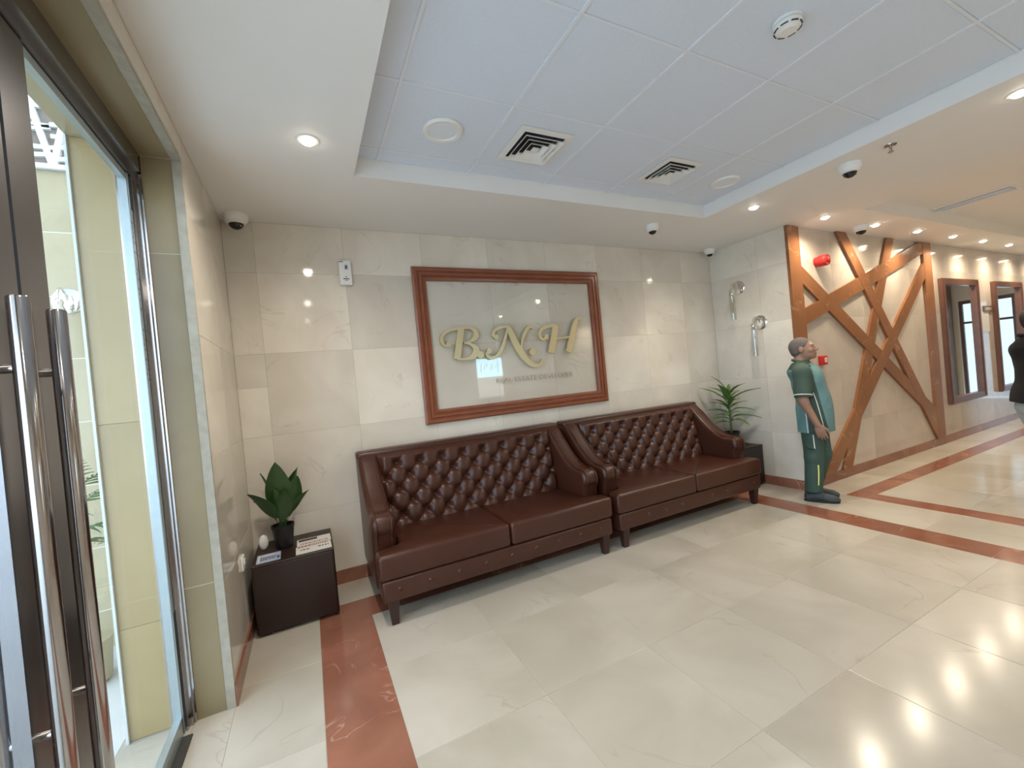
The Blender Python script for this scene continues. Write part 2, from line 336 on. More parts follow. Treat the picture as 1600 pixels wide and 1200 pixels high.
for y in gys: MB().box(TX0, TX1, y-0.006, y+0.006, H2-0.002, H2+0.006).obj('grid_bar', 'tbar', ct)
struct(MB().box(UX0, UX1, YB, UY, H2+0.02, H2+0.1).obj('ceiling_corridor', 'ceil'), 'recessed tray over the corridor')

# ------------------------------------------------------------------ entrance doors
def bar(x, y, z0, z1, r): return MB().lathe([(r*0.9, z0), (r, z0+0.004), (r, z1-0.004), (r*0.9, z1)], 20, (x, y, 0))
fr1 = struct(empty('door_1', (-0.2, YO-0.5, 0)), 'glass entrance door leaf nearest the potted plant with tall bar handle')
fr2 = struct(empty('door_2', (-0.2, -2.6, 0)), 'second glass entrance door leaf at the picture edge')
def dp(m, name, mat, root, sm=None):
    o = m.obj(name, mat, root, sm); o.location = -Vector(root.location); return o
dp(MB().box(-0.24, -0.16, YO-0.022, YO, 0, ZH).box(-0.225, -0.175, YO-0.05, YO-0.022, 0, ZH-0.02).box(-0.16, -0.150, YO-0.008, YO, 0, ZH), 'frame_jamb', 'steel', fr1)
dp(MB().box(-0.25, -0.15, -3.12, YO-0.022, ZH-0.085, ZH).box(-0.225, -0.175, -3.12, YO-0.05, ZH-0.115, ZH-0.085), 'frame_head', 'dsteel', fr1)
def leaf(root, y0, y1, hinge, ys0, ys1, yb):
    z1 = ZH-0.12
    dp(MB().box(-0.206, -0.194, y0+0.01, y1-0.01, 0.06, z1-0.02), 'glass_pane', 'glass', root)
    dp(MB().box(-0.216, -0.184, ys0, ys1, 0.01, z1), 'meeting_stile', 'dsteel', root)
    dp(MB().box(-0.214, -0.186, hinge-0.011, hinge+0.011, 0.01, z1).box(-0.218, -0.182, hinge-0.005, hinge+0.003, 0.01, z1), 'hinge_stile', 'alu', root)
    dp(MB().box(-0.214, -0.186, min(hinge, ys1), max(hinge, ys1), 0.012, 0.085), 'bottom_rail', 'alu', root)
    dp(MB().box(-0.212, -0.188, min(hinge, ys1), max(hinge, ys1), z1-0.03, z1), 'top_rail', 'alu', root)
    for x, sgn in ((-0.148, 1), (-0.252, -1)):
        hb = dp(bar(x, yb, 0.42, 1.755, 0.0205), 'bar_handle', 'steel', root, 40)
        for z in (0.72, 1.585):
            a, b = sorted((x, -0.2+0.016*sgn)); MB().lathe([(0.011, a), (0.011, b)], 12, (0, yb, z), 'x').obj('handle_post', 'steel', hb, 40)
leaf(fr1, -2.06, YO-0.052, YO-0.072, -2.06, -1.93, -1.995)
leaf(fr2, -3.10, -2.075, -3.09, -2.205, -2.075, -2.165)
tp = dp(MB().box(-0.1835, -0.1825, YO-0.088, YO-0.055, 0.55, 2.36), 'protective_tape', 'alu', fr1)
tm = MB()
for i in range(30):
    z = 2.30-i*0.022-(0.03 if i > 7 else 0)-(0.05 if i > 16 else 0)
    if i % 8 != 7: tm.box(-0.1825, -0.1822, YO-0.082+0.003*(i % 3), YO-0.064-0.004*(i % 2), z-0.007, z+0.006)
tm.obj('tape_print', 'dsteel', tp)
wn = struct(empty('window_1', (-0.2, -3.9, 0)), 'fixed glass side panel of the entrance')
dp(MB().box(-0.206, -0.194, -4.68, -3.14, 0.06, ZH-0.1), 'glass_pane', 'glass', wn)
dp(MB().box(-0.24, -0.16, -4.70, -4.66, 0, ZH).box(-0.24, -0.16, -3.14, -3.105, 0, ZH).box(-0.24, -0.16, -4.7, -3.105, ZH-0.1, ZH).box(-0.24, -0.16, -4.7, -3.105, 0, 0.06), 'frame', 'dsteel', wn)
dp(MB().box(-0.225, -0.15, -3.0, YO-0.09, 0.0, 0.006), 'threshold', 'mat', fr1)

# ------------------------------------------------------------------ vestibule outside the doors
eg = struct(MB().box(-14, -0.43, -14, 6, -0.1, -0.002).obj('ground', 'pave'), 'pale paving outside the entrance')
clad(eg, 'pave', 'up', -2.83, -0.43, -3.0, 0.0, 0.0, ruler(-0.43, 0.6), ruler(0, 0.6), name='paving_slab')
wv = struct(MB().box(-3.0, -0.43, 0.0015, 0.25, 0, 3.9).box(-0.43, -0.2, 0.2, 0.4, 0, 3.9).obj('wall_vestibule', 'groutw'), 'vestibule side wall clad in yellowish stone seen through the glass')
clad(wv, 'ext', '-y', -3.0, -0.43, 0, 3.9, 0, ruler(-0.43, 0.6), [0.24, 0.64, 1.04, 1.44, 1.84, 2.23, 2.63, 3.01], g=0.007)
struct(MB().box(-2.6, -0.41, -6.0, 0.25, 3.9, 4.1).obj('ceiling_added', 'ceil'), 'unseen plain soffit added over the vestibule to dim its daylight')  # roof out of view, put in to cut sky light on the vestibule
lp = empty('lattice_panel', (-1.2, 0, 3.01)); tag(lp, 'white cut-out geometric lattice panel above the vestibule wall', 'panel')
MB().box(-1.2, 0.72, -0.012, -0.001, 0.0, 0.72).obj('backing_board', 'latb', lp)
lf = MB()
lf.box(-1.2, 0.72, -0.04, -0.012, 0, 0.03).box(-1.2, 0.72, -0.04, -0.012, 0.69, 0.72).box(-1.2, -1.17, -0.04, -0.012, 0.03, 0.69).box(0.69, 0.72, -0.04, -0.012, 0.03, 0.69)
lf.obj('lattice_frame', 'latw', lp)
lb = MB(); rg = random.Random(3)
def slab2(m, a, b, w, y0, y1):
    a, b = Vector(a), Vector(b); d = (b-a).normalized(); n = Vector((-d.y, d.x))*w/2
    q = [a-n, b-n, b+n, a+n]; m.add([(p.x, y, p.y) for y in (y0, y1) for p in q], [(0, 1, 2, 3), (7, 6, 5, 4), (0, 4, 5, 1), (1, 5, 6, 2), (2, 6, 7, 3), (3, 7, 4, 0)])
    return m
for k in range(12):      # interlaced slanting fretwork
    x = -1.18+k*0.155
    slab2(lb, (x, 0.02), (min(x+0.14+rg.uniform(-.02, .03), 0.7), 0.70), 0.032, -0.038, -0.013)
    slab2(lb, (min(x+0.15, 0.70), 0.02), (x+rg.uniform(-.01, .02), 0.70), 0.032, -0.0385, -0.0135)
for k in range(9):
    z = 0.06+k*0.072
    for j in range(6): slab2(lb, (-1.18+j*0.31, z), (-1.18+(j+1)*0.31, z+rg.uniform(-0.05, 0.06)), 0.026, -0.037, -0.014)
lb.obj('fretwork', 'latw', lp)

# ------------------------------------------------------------------ ceiling fittings
def downlight(x, y, label, group, z=H, watts=SPOT_W, tone=(1.0, 0.90, 0.77)):
    r = empty('downlight', (x, y, z)); tag(r, label, 'ceiling light', group)
    MB().lathe([(0.036, -0.001), (0.037, -0.006), (0.052, -0.004), (0.053, 0.0)], 24, close=False).obj('trim_ring', 'white', r, 60)
    MB().lathe([(0.0365, -0.003), (0.034, -0.010), (0.027, -0.017), (0.016, -0.021), (0.003, -0.022)], 24).obj('lamp_lens', 'lampon', r, 60)  # lens bulges to mimic the rounder bloom of a lit lamp
    ld = bpy.data.lights.new('lamp', 'SPOT'); ld.energy = watts; ld.color = tone; ld.spot_size = math.radians(165); ld.spot_blend = 1.0; ld.shadow_soft_size = 0.036
    lo = bpy.data.objects.new('lamp', ld); COL.objects.link(lo); lo.parent = r; lo.location = (0, 0, -0.03)
    return r
G1 = 'round ceiling downlights'
downlight(0.563, -1.195, 'lit round downlight in the white ceiling nearest the glass door', G1)
downlight(0.563, -2.75, 'lit round downlight above the glass doors', G1)
downlight(0.563, -4.3, 'lit round downlight above the glass side panel', G1)
downlight(4.15, -1.19, 'lit round downlight in front of the two wall sconces', G1)
downlight(4.15, -2.745, 'lit round downlight at the right picture edge beside the tray', G1)
downlight(4.15, -4.3, 'lit round downlight behind the viewer', G1)
NTH = ['first', 'second', 'third', 'fourth', 'fifth', 'sixth', 'seventh', 'eighth']
for i in range(8):
    downlight(5.25+0.985*i, -1.2, '%s lit downlight from the left in the row along the corridor wall' % NTH[i], G1, H, 35.0, (1.0, 0.85, 0.64))
for x, w_ in ((7.0, 'nearest the lobby'), (9.0, 'in the middle'), (11.0, 'nearest the corridor end')): downlight(x, -4.95, 'lit downlight on the far side of the corridor, the one '+w_, G1, H, 55.0, (1.0, 0.85, 0.64))

def round_panel(x, y, r0, label):
    r = empty('ceiling_speaker', (x, y, H2)); tag(r, label, 'ceiling fitting', 'round white ceiling fittings')
    MB().lathe([(r0*0.72, -0.006), (r0*0.76, -0.014), (r0*0.93, -0.016), (r0, -0.008), (r0, 0.0)], 36, close=False).obj('rim', 'white', r, 50)
    MB().lathe([(r0*0.74, 0.0), (r0*0.74, -0.007), (r0*0.1, -0.009)], 36).obj('face', 'tbar', r, 50)
round_panel(1.262, -1.302, 0.112, 'round white fitting in the tray ceiling left of the vents')
round_panel(3.640, -1.30, 0.108, 'round white fitting in the tray ceiling right of the vents')

def diffuser(x, y, h, label):
    r = empty('air_vent', (x, y, H2)); tag(r, label, 'vent', 'square ceiling air vents')
    def ringm(a, za, b, zb):   # square collar from half-size a to b
        m = MB(); v = []
        for s, z in ((a, za), (b, zb)): v += [(-s, -s, z), (s, -s, z), (s, s, z), (-s, s, z)]
        v += [(p[0], p[1], p[2]+0.003) for p in v]
        f = [(i, (i+1) % 4, 4+(i+1) % 4, 4+i) for i in range(4)]+[(12+i, 12+(i+1) % 4, 8+(i+1) % 4, 8+i) for i in range(4)]
        f += [(8+i, 8+(i+1) % 4, (i+1) % 4, i) for i in range(4)]+[(4+i, 4+(i+1) % 4, 12+(i+1) % 4, 12+i) for i in range(4)]
        return m.add(v, f)
    MB().box(-h*0.8, h*0.8, -h*0.8, h*0.8, -0.004, -0.002).obj('duct_shade', 'vdark', r)  # thin dark sheet in place of the shade behind the louvres
    ringm(h, -0.005, h*0.77, -0.009).obj('outer_frame', 'white', r)
    for k in range(3):
        s = h*(0.68-0.19*k); ringm(s+h*0.06, -0.030, s-h*0.07, -0.008).obj('louvre', 'white', r)
    MB().box(-h*0.12, h*0.12, -h*0.12, h*0.12, -0.024, -0.018).obj('centre_plate', 'white', r)
diffuser(1.857, -1.302, 0.182, 'square white air vent nearer the glass door, beside a round fitting')
diffuser(3.02, -1.300, 0.170, 'square white air vent nearer the far end of the tray')

def dome_cam(x, y, r0, face, label):
    r = empty('security_camera', (x, y, H), face); tag(r, label, 'security camera', 'white dome security cameras')
    MB().lathe([(r0, 0.0), (r0, -0.02), (r0*0.97, -0.035), (r0*0.80, -0.055), (r0*0.6, -0.062)], 28).obj('housing', 'white', r, 40)
    MB().lathe([(r0*0.62*math.cos(a), -0.05-r0*0.62*math.sin(a)) for a in [i*math.pi/16 for i in range(8)]]+[(0.002, -0.05-r0*0.62)], 24).obj('dome', 'blackp', r, 60)
    MB().lathe([(0.006, 0), (0.006, 0.006)], 10, (r0*0.25, -r0*0.45, -0.05-r0*0.42)).obj('lens_glint', 'chrome', r)
dome_cam(0.105, -0.105, 0.078, 0.3, 'white dome camera in the ceiling corner above the potted plant table')
dome_cam(3.50, -0.62, 0.062, 0.1, 'white dome camera above the right end of the framed sign')
dome_cam(4.90, -0.13, 0.06, -0.3, 'white dome camera in the corner above the two wall sconces')
dome_cam(4.126, -1.935, 0.073, 0.4, 'white dome camera beside the ceiling tray edge near the sprinkler')
dome_cam(6.08, -1.13, 0.078, 0.4, 'white dome camera among the corridor downlights')

r = empty('smoke_detector', (2.46, -2.49, H2)); tag(r, 'round white smoke detector with black slots on the tray ceiling', 'smoke detector')
MB().lathe([(0.058, 0), (0.058, -0.012), (0.05, -0.014), (0.05, -0.017)], 30).obj('base', 'white', r, 40)
MB().lathe([(0.050, -0.012), (0.0505, -0.0145)], 30).obj('gap', 'ink', r)
MB().lathe([(0.054, -0.0165), (0.055, -0.022), (0.05, -0.034), (0.036, -0.040), (0.03, -0.046), (0.004, -0.048)], 30).obj('cover', 'white', r, 40)
for k in range(8):
    s = MB()
    a0 = k*math.pi/4
    pts = [(0.0515*math.cos(a0+t), 0.0515*math.sin(a0+t), -0.0335) for t in (0, .14, .28, .42, .55)]
    s.tube(pts, 0.0032, 6).obj('slot', 'ink', r)
r = empty('sprinkler', (4.09, -2.19, H)); tag(r, 'small chrome fire sprinkler head on the white ceiling', 'sprinkler')
MB().lathe([(0.035, 0.0), (0.033, -0.006), (0.014, -0.008)], 20).obj('flange', 'steel', r, 40)
MB().lathe([(0.009, -0.004), (0.008, -0.03)], 12).obj('body', 'steel', r, 40)
MB().tube([(-0.012, 0, -0.02), (-0.015, 0, -0.035), (0, 0, -0.047), (0.015, 0, -0.035), (0.012, 0, -0.02)], 0.003, 6).obj('yoke', 'steel', r, 60)
MB().lathe([(0.017, -0.047), (0.017, -0.05)], 16).obj('deflector', 'steel', r)
r = empty('slot_vent', (7.0, -1.76, H2+0.02), -0.05); tag(r, 'long slotted air vent in the corridor ceiling tray', 'vent')
MB().box(-0.10, 0.10, -0.30, 0.30, -0.012, 0.0).obj('frame', 'white', r)
MB().box(-0.075, 0.075, -0.275, 0.275, -0.014, -0.012).obj('duct_shade', 'vdark', r)  # flat dark sheet in place of the shade between the slats
for k in range(5): MB().box(-0.07+k*0.032, -0.058+k*0.032, -0.275, 0.275, -0.024, -0.012).obj('slat', 'tbar', r)

# ------------------------------------------------------------------ framed sign with raised letters
PX0, PX1, PZ0, PZ1 = 1.3263, 3.2745, 1.1345, 2.4834
sg = empty('framed_sign', (PX0, 0, PZ0)); tag(sg, 'large red-brown framed glass sign with raised gold letters on the back wall', 'sign')
fw = 0.118
def frame_rail(a, b, c, d):   # mitred moulding: outer a-b, inner d-c, three raised ridges
    prof = [(0, 0.0), (0, 0.030), (0.10, 0.036), (0.30, 0.036), (0.34, 0.026), (0.40, 0.026), (0.46, 0.040), (0.62, 0.040), (0.68, 0.026), (0.74, 0.026), (0.80, 0.034), (0.95, 0.030), (1.0, 0.012), (1.0, 0.0)]
    v = []; f = []
    for p, q in ((a, d), (b, c)):
        for t, y in prof: v.append((p[0]+(q[0]-p[0])*t, -y, p[1]+(q[1]-p[1])*t))
    n = len(prof)
    for i in range(n-1): f.append((i, i+1, n+i+1, n+i))
    f.append(tuple(range(n))); f.append(tuple(reversed(range(n, 2*n))))
    return MB().add(v, f)
w_, h_ = PX1-PX0, PZ1-PZ0; o4 = [(0, 0), (w_, 0), (w_, h_), (0, h_)]; i4 = [(fw, fw), (w_-fw, fw), (w_-fw, h_-fw), (fw, h_-fw)]
for k in range(4): frame_rail(o4[k], o4[(k+1) % 4], i4[(k+1) % 4], i4[k]).obj('frame_rail', 'frame', sg)
MB().box(fw*0.97, w_-fw*0.97, -0.020, -0.016, fw*0.97, h_-fw*0.97).obj('glass_pane', 'signglass', sg)
for k in range(3):
    MB().lathe([(0.009, -0.028), (0.011, -0.020)], 14, (0.45+0.55*k, 0, h_-fw-0.014), 'y').obj('glass_clip', 'chrome', sg)
# calligraphic strokes: centre line and pen width, in metres on the sign
DU = 1/820.0
def letter(strokes, balls=()):
    m = MB(); y0, y1 = -0.020, -0.046
    for st in strokes:
        y1 -= 0.0008
        S = spline(st, 8); P = S[:, :2]; wd = S[:, 2]/2
        t = np.gradient(P, axis=0); t /= np.linalg.norm(t, axis=1)[:, None]+1e-9; n = np.stack([-t[:, 1], t[:, 0]], 1)
        Lf, Rg = P+n*wd[:, None], P-n*wd[:, None]; k = len(P); v = []
        for y in (y0, y1):
            v += [(a, y, b) for a, b in Lf]+[(a, y, b) for a, b in Rg]
        f = []
        for i in range(k-1):
            f += [(i, i+1, k+i+1, k+i), (2*k+i+1, 2*k+i, 3*k+i, 3*k+i+1), (i+1, i, 2*k+i, 2*k+i+1), (k+i, k+i+1, 3*k+i+1, 3*k+i)]
        f += [(0, k, 3*k, 2*k), (2*k-1, k-1, 3*k-1, 4*k-1)]
        m.add(v, f)
    for x, z, rr in balls: m.lathe([(rr, y1), (rr, y0)], 20, (x, 0, z), 'y')
    return m
LET = {}
LET['B'] = ([[(0.272, 0.67, 0.0162), (0.236, 0.658, 0.0184), (0.202, 0.691, 0.0274), (0.203, 0.74, 0.0297), (0.245, 0.781, 0.0254), (0.305, 0.801, 0.0234), (0.382, 0.808, 0.0214), (0.442, 0.81, 0.0218)], [(0.385, 0.812, 0.0599), (0.363, 0.713, 0.0596), (0.334, 0.59, 0.0592), (0.322, 0.539, 0.059)], [(0.382, 0.808, 0.0167), (0.467, 0.809, 0.0219), (0.518, 0.773, 0.0444), (0.509, 0.723, 0.0443), (0.454, 0.689, 0.0194), (0.399, 0.675, 0.012)], [(0.399, 0.68, 0.012), (0.461, 0.663, 0.0243), (0.508, 0.617, 0.0542), (0.484, 0.564, 0.0539), (0.415, 0.538, 0.024), (0.322, 0.539, 0.0164)]], [(0.257, 0.673, 0.0231)])
LET['dot1'] = ([], [(0.546, 0.564, 0.0335)])
LET['N'] = ([[(0.645, 0.586, 0.0203), (0.608, 0.568, 0.0251), (0.637, 0.533, 0.0279), (0.702, 0.543, 0.0283), (0.767, 0.618, 0.0313), (0.812, 0.718, 0.0263), (0.844, 0.803, 0.0185)], [(0.725, 0.71, 0.0181), (0.689, 0.737, 0.0256), (0.711, 0.781, 0.0257), (0.776, 0.805, 0.0235), (0.854, 0.809, 0.0212)], [(0.845, 0.81, 0.0398), (0.879, 0.727, 0.059), (0.933, 0.604, 0.0652), (0.998, 0.504, 0.0606), (1.067, 0.44, 0.0475), (1.13, 0.431, 0.0311), (1.168, 0.453, 0.0228), (1.18, 0.487, 0.0171)], [(0.964, 0.608, 0.0163), (0.982, 0.675, 0.0219), (1.02, 0.751, 0.0303), (1.071, 0.801, 0.0307), (1.116, 0.785, 0.0169)]], [(0.633, 0.594, 0.0253), (0.715, 0.719, 0.0232)])
LET['dot2'] = ([], [(1.083, 0.562, 0.035)])
LET['H'] = ([[(1.263, 0.695, 0.0203), (1.215, 0.677, 0.0259), (1.179, 0.711, 0.0314), (1.196, 0.767, 0.0315), (1.263, 0.797, 0.0291), (1.374, 0.807, 0.0298)], [(1.367, 0.807, 0.0656), (1.336, 0.684, 0.0682), (1.287, 0.541, 0.0675)], [(1.323, 0.677, 0.0147), (1.428, 0.68, 0.018), (1.539, 0.689, 0.0154)], [(1.494, 0.537, 0.0644), (1.537, 0.65, 0.0649), (1.574, 0.752, 0.0592), (1.611, 0.839, 0.0439), (1.646, 0.869, 0.0283), (1.666, 0.853, 0.0158)]], [(1.249, 0.695, 0.0232)])
for k in ('B', 'dot1', 'N', 'dot2', 'H'):
    o = letter(*LET[k]).obj('full_stop' if 'dot' in k else 'letter', 'gold', sg, 30)
    o['label'] = {'B': 'raised gold swash letter B', 'N': 'raised gold swash letter N', 'H': 'raised gold swash letter H'}.get(k, 'raised gold full stop')
def text_mesh(s, size, depth, name):
    cu = bpy.data.curves.new(name, 'FONT'); cu.body = s; cu.size = size; cu.extrude = depth; cu.offset = -0.0016; cu.resolution_u = 3
    t = bpy.data.objects.new(name, cu); COL.objects.link(t); dg = bpy.context.evaluated_depsgraph_get(); dg.update()
    me = bpy.data.meshes.new_from_object(t.evaluated_get(dg)); bpy.data.objects.remove(t); return me
tmsh = text_mesh('REAL ESTATE DEVELOPER', 0.09, 0.0012, 'lettering')
v = np.array([x.co for x in tmsh.vertices]); sx = 0.842/(v[:, 0].max()-v[:, 0].min()); sz = 0.046/(v[:, 1].max()-v[:, 1].min())
for q in tmsh.vertices: q.co = ((q.co.x-v[:, 0].min())*sx, -0.0215+q.co.z, (q.co.y-v[:, 1].min())*sz)
par = list(range(len(tmsh.vertices)))
def root_(i):
    while par[i] != i: par[i] = par[par[i]]; i = par[i]
    return i
for e in tmsh.edges: par[root_(e.vertices[0])] = root_(e.vertices[1])
isl = {}
for p in tmsh.polygons: isl.setdefault(root_(p.vertices[0]), []).append(tuple(p.vertices))
for fs in isl.values():
    ids = sorted({i for f in fs for i in f}); mp = {i: k for k, i in enumerate(ids)}
    o = MB().add([tmsh.vertices[i].co for i in ids], [tuple(mp[i] for i in f) for f in fs]).obj('small_letter', 'golddim', sg); o.location = (0.69, 0, 0.293)

# lit screen, and a paper poster given a glow, on the wall behind the viewer (seen mirrored in the sign glass)
sc = empty('lit_screen', (4.205, YF+0.012, 1.77)); tag(sc, 'small lit bluish screen mirrored in the sign glass under the letter B', 'screen')
MB().box(-0.34, 0.34, 0.0, 0.03, -0.70, 0.24).obj('casing', 'white', sc)
MB().box(-0.31, 0.30, 0.03, 0.034, -0.66, -0.215).obj('glowing_poster', 'posterglow', sc)
MB().box(-0.31, 0.31, 0.03, 0.034, -0.21, 0.21).obj('display', 'screen', sc)
dm = MB()
for i in range(7): slab2(dm, (-0.22+i*0.07, -0.08+0.03*(i % 3)), (-0.20+i*0.07+0.03*(i % 2), 0.10-0.03*(i % 2)), 0.014, 0.034, 0.036)
dm.obj('display_marks', 'inkblue', sc)

# ------------------------------------------------------------------ sofas
def make_sofa():
    S = empty('sofa'); w = 1.80
    back = MB().prism(round_poly([(-0.03, 0.16), (-0.03, 0.97), (-0.05, 1.0), (-0.15, 1.0), (-0.17, 0.97), (-0.22, 0.45), (-0.22, 0.16)], 0.025, 3), 0.02, w-0.02, 0.012, 2).obj('back_frame', 'leather', S, 50)
    MB().tube([(0.03, -0.165, 0.955), (w-0.03, -0.165, 0.955)], 0.006, 8).obj('piping', 'leather', back, 60)
    MB().prism(round_poly([(-0.028, 0.955), (-0.028, 1.005), (-0.165, 1.005), (-0.175, 0.955)], 0.02, 4), 0.0, w, 0.02, 3).obj('top_roll', 'leather', S, 50)
    prof = [(-0.035, 0.165), (-0.035, 0.995), (-0.14, 0.995), (-0.19, 0.965), (-0.27, 0.885), (-0.36, 0.795), (-0.45, 0.72), (-0.53, 0.672), (-0.60, 0.652), (-0.66, 0.652), (-0.705, 0.635), (-0.725, 0.60), (-0.725, 0.555), (-0.705, 0.52), (-0.69, 0.48), (-0.69, 0.165)]
    prof = [tuple(p) for p in spline(prof[2:14], 3)]+[(-0.69, 0.165), (-0.035, 0.165), (-0.035, 0.995)]
    for x0 in (0.0, w-0.15):
        a = MB().prism(prof, x0, x0+0.15, 0.035, 4).obj('arm', 'leather', S, 55)
        e = spline([(-0.15, 0.990), (-0.27, 0.893), (-0.36, 0.80), (-0.45, 0.726), (-0.53, 0.679), (-0.60, 0.659), (-0.66, 0.658), (-0.712, 0.636), (-0.732, 0.60), (-0.73, 0.555), (-0.71, 0.52), (-0.696, 0.46)], 4)
        for xx in (x0+0.028, x0+0.122): MB().tube([(xx, p[0]*1.0-0.0, p[1]-0.004) for p in e], 0.0055, 8).obj('piping', 'leather', a, 60)
    # deep buttoned back panel
    tw, th = w-0.30, 0.545; A = Vector((0.15, -0.285, 0.435)); B = Vector((0.15, -0.185, 0.955)); upv = (B-A).normalized(); nv = Vector((0, -upv.z, upv.y))
    du, dv, nx, nz = 0.178, 0.096, 132, 56; cx = tw/2; zt = th-0.085
    rows = [zt-dv*k for k in range(5)]; but = []
    for k, z in enumerate(rows):
        n = 8 if k % 2 == 0 else 9
        for i in range(n):
            x = cx+(i-(n-1)/2)*du
            if 0.02 < x < tw-0.02: but.append((x, z))
    bx = np.array(but); V = []; F = []
    for j in range(nz+1):
        for i in range(nx+1):
            x, z = tw*i/nx, th*j/nz; a = (x-cx-du/2)/du+(z-zt)/(2*dv); b = (x-cx-du/2)/du-(z-zt)/(2*dv)
            h = 0.036*(abs(math.sin(math.pi*a)*math.sin(math.pi*b)))**0.33
            if z > zt: t = min(1, (z-zt)/0.085); h = h*(1-t)+0.028*t+0.006*math.sin(math.pi*t)
            d2 = np.min((bx[:, 0]-x)**2+(bx[:, 1]-z)**2); h -= 0.030*math.exp(-d2/(2*0.019**2))
            ed = min(x, tw-x, th-z); h = h*min(1, max(0, ed)/0.03) if ed < 0.03 else h
            V.append(A+Vector((x, 0, 0))+upv*z+nv*(0.028+h))
    for j in range(nz):
        for i in range(nx): q = j*(nx+1)+i; F.append((q, q+1, q+nx+2, q+nx+1))
    m = MB().add(V, F); pn = m.obj('buttoned_panel', 'leather', S); shade(pn.data, 180)
    bm = MB().lathe([(0.001, 0.007), (0.006, 0.0055), (0.0105, 0.002), (0.0115, -0.003), (0.0115, -0.012)][::-1], 12, axis='y').mesh('button', 60); bm.materials.append(MT['leather'])
    for x, z in but:
        b = bpy.data.objects.new('button', bm); COL.objects.link(b); b.parent = pn; b.location = A+Vector((x, 0, 0))+upv*z+nv*0.004; b.rotation_euler = (math.pi, 0, 0)
    # seat cushions wrap round the front of the arms
    for s in (0, 1):
        P = [(0.155, -0.29), (0.155, -0.70), (0.0, -0.735), (0.0, -0.872), (0.897, -0.872), (0.897, -0.29)]
        if s: P = [(w-x, y) for x, y in P]
        c = MB().prism(round_poly(P, 0.03, 4), 0.288, 0.448, 0.026, 4, 'xy').obj('seat_cushion', 'leather', S, 50)
    rail = MB().prism(round_poly([(0.012, -0.60), (0.012, -0.862), (w-0.012, -0.862), (w-0.012, -0.60)], 0.02, 3), 0.150, 0.285, 0.018, 3, 'xy').obj('front_rail', 'leather', S, 50)
    MB().box(0.03, w-0.03, -0.62, -0.06, 0.155, 0.29).obj('seat_base', 'leather_d', S)
    for i in range(9):
        b = bpy.data.objects.new('button', bm); COL.objects.link(b); b.parent = rail; b.location = (0.12+i*(w-0.24)/8, -0.860, 0.222); b.rotation_euler = (math.pi, 0, 0); b.scale = (1.5, 1.1, 1.5)
    lm = MB()
    v = [(-0.021, -0.021, 0), (0.021, -0.021, 0), (0.021, 0.021, 0), (-0.021, 0.021, 0), (-0.034, -0.034, 0.155), (0.034, -0.034, 0.155), (0.034, 0.034, 0.155), (-0.034, 0.034, 0.155)]
    lm.add(v, [(3, 2, 1, 0), (4, 5, 6, 7)]+[(i, (i+1) % 4, 4+(i+1) % 4, 4+i) for i in range(4)]); lme = lm.mesh('leg'); lme.materials.append(MT['legwood'])
    for x, y in ((0.075, -0.815), (w-0.075, -0.815), (0.075, -0.09), (w-0.075, -0.09)):
        o = bpy.data.objects.new('leg', lme); COL.objects.link(o); o.parent = S; o.location = (x, y, 0)
    return S
sofa = make_sofa(); sofa.location = (0.735, -0.012, 0)
tag(sofa, 'brown leather two-seat sofa with buttoned back beside the cube table and broad-leaf plant', 'sofa', 'brown leather sofas')
s2 = copy_tree(sofa); s2.location = (2.592, -0.012, 0)
tag(s2, 'brown leather two-seat sofa with buttoned back nearer the standing man', 'sofa', 'brown leather sofas')

# ------------------------------------------------------------------ cube tables
def cube_table(x0, x1, y0, y1, h, label):
    t = empty('cube_table', ((x0+x1)/2, (y0+y1)/2, 0)); tag(t, label, 'table', 'dark leather cube tables'); a, b = (x1-x0)/2, (y1-y0)/2
    MB().rbox(-a+0.001, a-0.001, -b+0.001, b-0.001, 0.018, h-0.008, 0.014, 3).obj('body', 'leather_d', t, 50)
    MB().rbox(-a, a, -b, b, h-0.016, h, 0.007, 3).obj('table_top', 'leather_d', t, 50)
    for i in (-1, 1):
        for j in (-1, 1): MB().box(i*(a-0.05)-0.025, i*(a-0.05)+0.025, j*(b-0.05)-0.025, j*(b-0.05)+0.025, 0, 0.02).obj('foot', 'legwood', t)
    return t
cube_table(0.036, 0.512, -0.50, -0.016, 0.45, 'dark brown leather cube table in the corner by the door')
cube_table(4.545, 5.018, -0.50, -0.016, 0.45, 'dark brown leather cube table half hidden behind the right sofa')

# ------------------------------------------------------------------ plants
def leaf_mesh(L, wd, droop, fold=0.25, stalk=0.3, n=12, tip=1.0, name='leaf'):
    """blade along +y that rises and arches; thick midrib"""
    V = []; F = []; rows = []
    for i in range(n+1):
        t = i/n; y = L*t; z = -droop*L*t*t; s = max(0.0, (t-stalk)/(1-stalk))
        w = wd/2*(math.sin(math.pi*min(1, s**0.75))**0.8 if s > 0 else 0)*tip; w = max(w, 0.0035*(1-t)+0.0006)
        for k, u in enumerate((-1, -0.5, 0, 0.5, 1)): V.append((w*u, y, z+fold*w*abs(u)+0.004*math.sin(9*t+u)*abs(u)))
    for i in range(n+1): # underside
        for k in range(5): p = V[i*5+k]; V.append((p[0], p[1], p[2]-0.0015))
    o = (n+1)*5
    for i in range(n):
        for k in range(4):
            a = i*5+k; F += [(a, a+1, a+6, a+5), (o+a+5, o+a+6, o+a+1, o+a)]
        a = i*5; F += [(a+5, o+a+5, o+a, a), (a+4, o+a+4, o+a+9, a+9)]
    return MB().add(V, F).mesh(name, 60)
